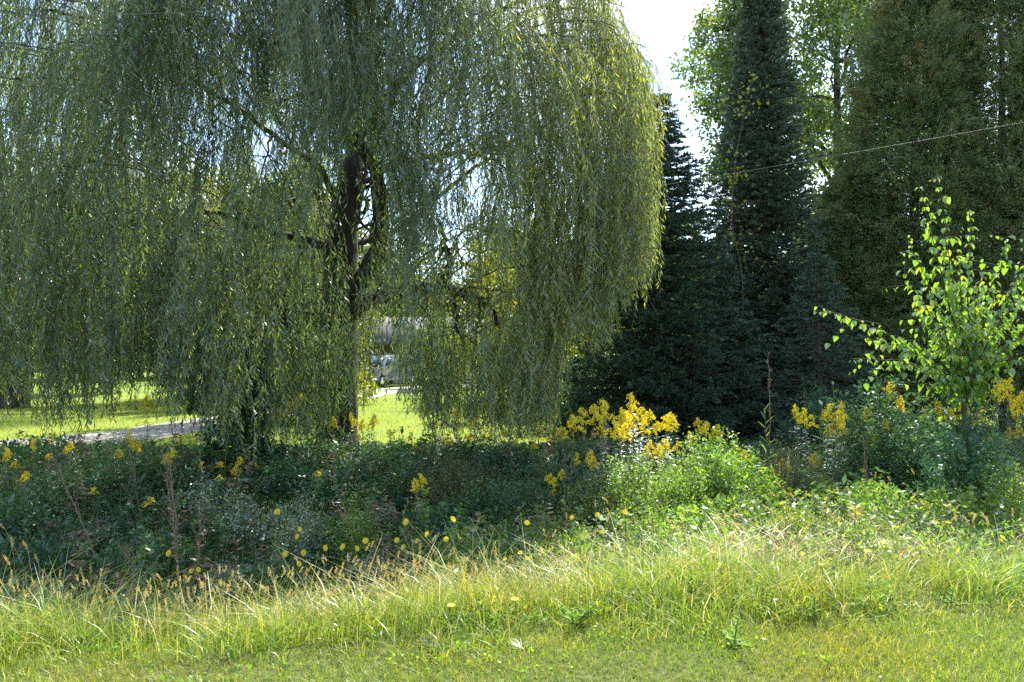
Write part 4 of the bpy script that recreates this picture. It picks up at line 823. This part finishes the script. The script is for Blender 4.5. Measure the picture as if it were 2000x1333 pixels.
def bank():
    q = Q(); n = 380000; x = rng.uniform(-12, 9, n); y = 5.0 + 8.5 * rng.random(n); s = sstep(-2.5, 3, x)
    k = (np.abs(x) < .78 * y + .8) & (drive_dist(x, y) > 1.15 + .25 * rng.random(n)) & (y > np.clip(5.3 + (x + 3) * .7, 5.1, 7.2) + .2 * rng.normal(size=n)); x, y = x[k], y[k]; n = len(x)
    lump = np.clip(.5 + .4 * np.sin(x * 2.1 + 1.3 * np.sin(y * 1.7)) * np.sin(y * 2.6 + np.sin(x * 1.3)) + .3 * np.sin(x * 6.3 + y) * np.sin(y * 7.1 - x * 2), 0, 1); Hm = .06 + .42 * lump ** 1.3 * (1 - sstep(11.5, 13.3, y))
    P = np.stack([x, y, hgt(x, y) + Hm * rng.random(n) ** .6], 1); l = .042 * np.exp(rng.normal(0, .5, n)); leaf4(q, P, rdir(n, .55, .7), rdir(n, .7), l, l * .42, .03, np.clip(rng.normal(.4, .22, n), 0, 1))
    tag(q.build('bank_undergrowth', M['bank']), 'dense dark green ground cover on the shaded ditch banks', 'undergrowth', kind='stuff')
    q = Q(); n = 60000; x = rng.uniform(-11, 9, n); y = rng.uniform(6.6, 13, n); cl = np.sin(x * 1.9 + .5) * np.sin(y * 1.6 + x * .6); k = (np.abs(x) < .78 * y + .8) & (cl > -.25) & (drive_dist(x, y) > 1.2); x, y = x[k], y[k]; n = len(x)
    P = np.stack([x, y, hgt(x, y)], 1); blades(q, P, rng.uniform(.2, .5, n) * (1 - .4 * sstep(11, 13, y)), rng.uniform(.2, 1.3, n), rng.uniform(.004, .008, n), curl=rng.uniform(.3, 1.3, n), az=rng.normal(-1.8, 1.2, n))
    tag(q.build('bank_grass', M['green']), 'arching coarse grass on the far ditch bank below the willow', 'grass', kind='stuff')
    q = Q(); n = 90000; x = rng.uniform(-24, 12, n); y = 12.8 + 18 * rng.random(n) ** 1.3; k = (np.abs(x) < .72 * y + 1) & (drive_dist(x, y) > 1.15); x, y = x[k], y[k]; n = len(x)
    P = np.stack([x, y, hgt(x, y)], 1); blades(q, P, rng.uniform(.04, .1, n), rng.uniform(.2, 1, n), rng.uniform(.008, .014, n), seg=2)
    tag(q.build('back_lawn_grass', M['lawn']), 'sunlit short lawn grass beyond the willow', 'grass', kind='stuff')
bank()
def clump(px, py, Y, label, n=90, H=.6, wd=.009, mat='green', spread=.12, az=None):
    x = at(px, py, Y)[0]; z0 = float(hgt(x, Y)); root = empty('grass_clump', (x, Y, z0), label, 'grass clump'); q, qh = Q(), Q(); P = np.stack([rng.normal(0, spread, n), rng.normal(0, spread, n), np.zeros(n) - .01], 1)
    blades(q, P, rng.uniform(.5, 1.05, n) * H, rng.uniform(.15, .9, n), wd, curl=rng.uniform(0, 1, n), seg=5, az=az)
    m = 9; Pt = np.stack([rng.normal(0, spread * 1.4, m), rng.normal(0, spread, m), np.zeros(m)], 1)
    for p0 in Pt:
        d = np.array([rng.normal(0, .22), rng.normal(0, .1), 1]) * H * rng.uniform(.9, 1.2); e = p0 + d; tube(qh, spline([p0, p0 + d * .5, e], 6), .0015, 3); dd = nrm(d + [d[0] * 2, 0, 0]); k = 70; u = rng.random(k) * .06
        leaf4(qh, e + dd * u[:, None], nrm(dd * .8 + rdir(k) * .7), rdir(k), .015, .003)
    q.build('blades', M[mat], root); qh.build('seed_heads', M['foxtail'], root)
clump(30, 1230, 4.9, 'tall blue green grass clump at the bottom left corner', 260, .6, .012, spread=.2)
clump(95, 1230, 5.0, 'arching grass tuft just right of the bottom left clump', 70, .42, .009, spread=.1)
clump(210, 1200, 5.35, 'pale arching grass tuft overhanging the dark ditch at the left', 100, .36, .009, spread=.13)
clump(270, 1180, 5.3, 'foxtail tuft standing at the lip of the dark ditch', 80, .42, .006, 'meadow', .12)
clump(345, 1170, 5.3, 'grass tuft with one tall upright foxtail spike', 90, .52, .008, 'meadow', .1)
clump(520, 1130, 5.6, 'green grass tuft between the yellow flowers and the foxtails', 90, .5, .006, 'green', .12)
clump(1010, 960, 7.6, 'coarse green grass tuft with broad blades before the dull bushes', 90, .55, .014, 'green', .14)
clump(1660, 960, 7.8, 'sunlit broad bladed grass tuft below the milkweeds', 150, .6, .013, 'green', .3)
clump(1540, 880, 9.0, 'upright green grass tuft at the right end of the bank bushes', 110, .7, .012, 'green', .2)
clump(1800, 1000, 7.2, 'bleached arching grass tuft in the right ditch weeds', 120, .5, .008, 'meadow', .2)
clump(1390, 1100, 6.2, 'dry brown grass tuft in front of the dark hollow, right of centre', 110, .42, .006, 'meadow', .18)
clump(1560, 1030, 6.8, 'grey green arching tuft in the weeds below the bright bush', 120, .42, .007, 'green', .2)
clump(1180, 1080, 6.3, 'fine sunlit grass tuft in the middle of the uncut strip', 120, .45, .005, 'meadow', .2)
clump(1250, 1015, 7.2, 'sunlit coarse grass tuft right below the rounded bank bush', 140, .55, .011, 'green', .25)
clump(1880, 940, 8.2, 'green grass tuft rising between the right ditch weeds and the young tree', 140, .65, .012, 'green', .3)
clump(1720, 1010, 7.0, 'half dry grass tuft with pale blades in the right ditch', 140, .5, .009, 'straw', .2)
clump(1110, 1000, 7.3, 'bright bladed grass tuft just left of the sunlit coarse tuft', 110, .5, .010, 'green', .2)
clump(1480, 1010, 7.2, 'straw coloured grass tuft below the brightest bank bush', 120, .42, .007, 'straw', .2)
clump(1950, 1100, 5.8, 'bright green grass tuft at the right edge above the lawn', 140, .4, .008, 'green', .22)

# ---------------------------------------------------------------- house, vehicle, wires
def boxq(q, c, s, rz=0):
    x, y, z = [v / 2 for v in s]; V = np.array([[-x, -y, -z], [x, -y, -z], [x, y, -z], [-x, y, -z], [-x, -y, z], [x, -y, z], [x, y, z], [-x, y, z]], float)
    q.add((V + np.array(c))[None], [[0, 3, 2, 1], [4, 5, 6, 7], [0, 1, 5, 4], [1, 2, 6, 5], [2, 3, 7, 6], [3, 0, 4, 7]], [.5])
M['siding'] = plain('grey_siding', (.22, .21, .2), .7); M['dark'] = plain('dark_wall', (.035, .033, .03), .6); M['white'] = plain('white_paint', (.75, .75, .73), .5, 0, 20, .05)
M['roof'] = plain('grey_shingle', (.13, .13, .135), .85, 0, 60, .3); M['glass'] = plain('window_glass', (.05, .07, .09), .08, 0, 5, .1); M['silver'] = plain('car_paint', (.22, .24, .26), .28, .6, 5, .03)
M['tyre'] = plain('tyre_rubber', (.02, .02, .02), .8); M['chrome'] = plain('bright_metal', (.6, .6, .6), .25, .9, 5, .05); M['wire'] = plain('wire_coating', (.22, .22, .21), .5, 0, 5, .05)
def house():
    root = empty('house', (-4.2, 50.5, float(hgt(-4.2, 50))), 'low grey roofed house with a dark porch behind the willow', 'house', rz=.12)
    q = Q(); boxq(q, (-1.5, 2.5, 1.3), (9, 5, 2.6)); q.build('wall', M['siding'], root)
    q = Q(); V = np.array([[-6.5, -1.6, 2.45], [3.5, -1.6, 2.45], [3.5, 2.5, 4.3], [-6.5, 2.5, 4.3], [3.5, 5.4, 2.6], [-6.5, 5.4, 2.6]], float); V2 = V + [0, 0, .14]
    q.add(np.concatenate([V, V2])[None], [[6, 7, 8, 9], [9, 8, 10, 11], [3, 2, 1, 0], [5, 4, 2, 3], [0, 1, 7, 6], [4, 5, 11, 10], [1, 2, 8, 7], [2, 4, 10, 8], [3, 0, 6, 9], [5, 3, 9, 11]], [.5]); q.build('roof', M['roof'], root)
    q = Q(); boxq(q, (2.0, -.03, 1.15), (1.9, .06, 2.2)); q.build('door', M['dark'], root)
    for x in (-4.6, -1.6):
        q = Q(); boxq(q, (x, -.03, 1.45), (1.3, .06, 1.1)); f = q.build('window', M['white'], root); q = Q(); boxq(q, (x, -.07, 1.45), (1.1, .03, .9)); q.build('pane', M['glass'], f)
    for x in (-6.2, -1.5, .55, 3.2):
        q = Q(); boxq(q, (x, -1.35, 1.22), (.13, .13, 2.44)); q.build('porch_post', M['white'], root)
    q = Q(); boxq(q, (-1.5, -.8, .08), (9.6, 1.5, .16)); q.build('porch_floor', M['siding'], root)
house()
def vehicle():
    root = empty('parked_van', (at(752, 700, 44)[0], 44, float(hgt(-7, 44)) + .02), 'silver grey van parked on the driveway in front of the house', 'van', rz=RAD(62))
    # side profile lofted across the width, narrower roof
    prof = [(-2.3, .35), (-2.35, .75), (-2.2, 1.0), (-1.5, 1.12), (-.75, 1.72), (.9, 1.80), (2.1, 1.72), (2.3, 1.1), (2.35, .6), (2.3, .35)]
    secs = [(-.93, .0), (-.96, .0), (.96, 0), (.93, 0)]
    bm = bmesh.new(); rings = []
    for yy in (-.95, -.6, .6, .95):
        rings.append([bm.verts.new((x, yy * (1 if z < 1.15 else .80) , z if abs(yy) < .9 else z - (.05 if z > 1.5 else 0))) for x, z in prof])
    for a, b in zip(rings, rings[1:]):
        for i in range(len(prof)): j = (i + 1) % len(prof); bm.faces.new((a[i], a[j], b[j], b[i]))
    bm.faces.new(rings[0][::-1]); bm.faces.new(rings[-1]); bmesh.ops.recalc_face_normals(bm, faces=bm.faces); bmesh.ops.bevel(bm, geom=bm.edges[:], offset=.04, segments=2, affect='EDGES')
    me = bpy.data.meshes.new('body'); bm.to_mesh(me); bm.free(); me.materials.append(M['silver']); o = bpy.data.objects.new('body', me); COL.objects.link(o); o.parent = root
    for sgn in (-1, 1):
        for (x0, x1, xt0, xt1) in ((-1.25, -.1, -.72, -.1), (0, 1.0, 0, 1.0), (1.1, 2.1, 1.1, 2.0)):
            q = Q(); yb, yt = sgn * .935, sgn * .785; V = np.array([[x0, yb, 1.16], [x1, yb, 1.16], [xt1, yt, 1.62], [xt0, yt, 1.62]]); V2 = V + [0, sgn * .02, .0]
            q.add(np.concatenate([V, V2])[None], [[0, 1, 2, 3], [7, 6, 5, 4], [0, 4, 5, 1], [1, 5, 6, 2], [2, 6, 7, 3], [3, 7, 4, 0]], [.5]); q.build('window', M['glass'], root)
    q = Q(); V = np.array([[-1.52, -.72, 1.14], [-1.52, .72, 1.14], [-.82, .66, 1.68], [-.82, -.66, 1.68]]); V2 = V + [-.02, 0, .02]; q.add(np.concatenate([V, V2])[None], [[0, 1, 2, 3], [7, 6, 5, 4], [0, 4, 5, 1], [1, 5, 6, 2], [2, 6, 7, 3], [3, 7, 4, 0]], [.5]); q.build('windscreen', M['glass'], root)
    for x in (-1.45, 1.45):
        for sgn in (-1, 1):
            q = Q(); tube(q, [(x, sgn * .72, .34), (x, sgn * .74, .34), (x, sgn * .94, .34), (x, sgn * .96, .34)], [.1, .34, .34, .1], 20); wh = q.build('wheel', M['tyre'], root, smooth=False)
            q = Q(); tube(q, [(x, sgn * .955, .34), (x, sgn * .975, .34), (x, sgn * .976, .34)], [.2, .19, .01], 16); q.build('rim', M['chrome'], wh)
    for sgn in (-1, 1):
        q = Q(); boxq(q, (-2.33, sgn * .68, .82), (.08, .34, .16)); q.build('headlight', M['chrome'], root)
    q = Q(); boxq(q, (-2.38, 0, .5), (.06, 1.5, .14)); q.build('bumper', M['dark'], root)
vehicle()
def bench():
    root = empty('garden_bench', (at(902, 700, 38)[0], 38, float(hgt(-2.5, 38))), 'small weathered wooden bench on the lawn in front of the house porch', 'bench'); m = plain('bench_wood', (.4, .3, .24), .8)
    q = Q(); [boxq(q, (0, y, .44), (1.2, .1, .035)) for y in (-.16, 0, .16)]; q.build('seat', m, root)
    q = Q(); [boxq(q, (0, .25, z), (1.2, .03, .09)) for z in (.6, .74)]; q.build('backrest', m, root)
    for x in (-.52, .52):
        for y, h in ((-.18, .42), (.2, .42)): q = Q(); boxq(q, (x, y, h / 2), (.06, .06, h)); q.build('leg', m, root)
bench()
def wire(A, B, sag, label, rad=.004):
    t = np.linspace(0, 1, 60)[:, None]; P = A + (B - A) * t; P[:, 2] -= sag * 4 * (t * (1 - t))[:, 0]; q = Q(); tube(q, P, rad, 5); tag(q.build('overhead_wire', M['wire'], smooth=True), label, 'wire')
wire(at(2600, 128, 10.5), at(1000, 410, 15), .05, 'pale overhead wire running down to the left in front of the conifers')
wire(at(-500, 40, 8.2), at(560, 14, 9.8), .05, 'thin pale wire crossing the willow at the top left corner', .0022)
print('objects', len(bpy.data.objects), 'quads', sum(len(m.polygons) for m in bpy.data.meshes))
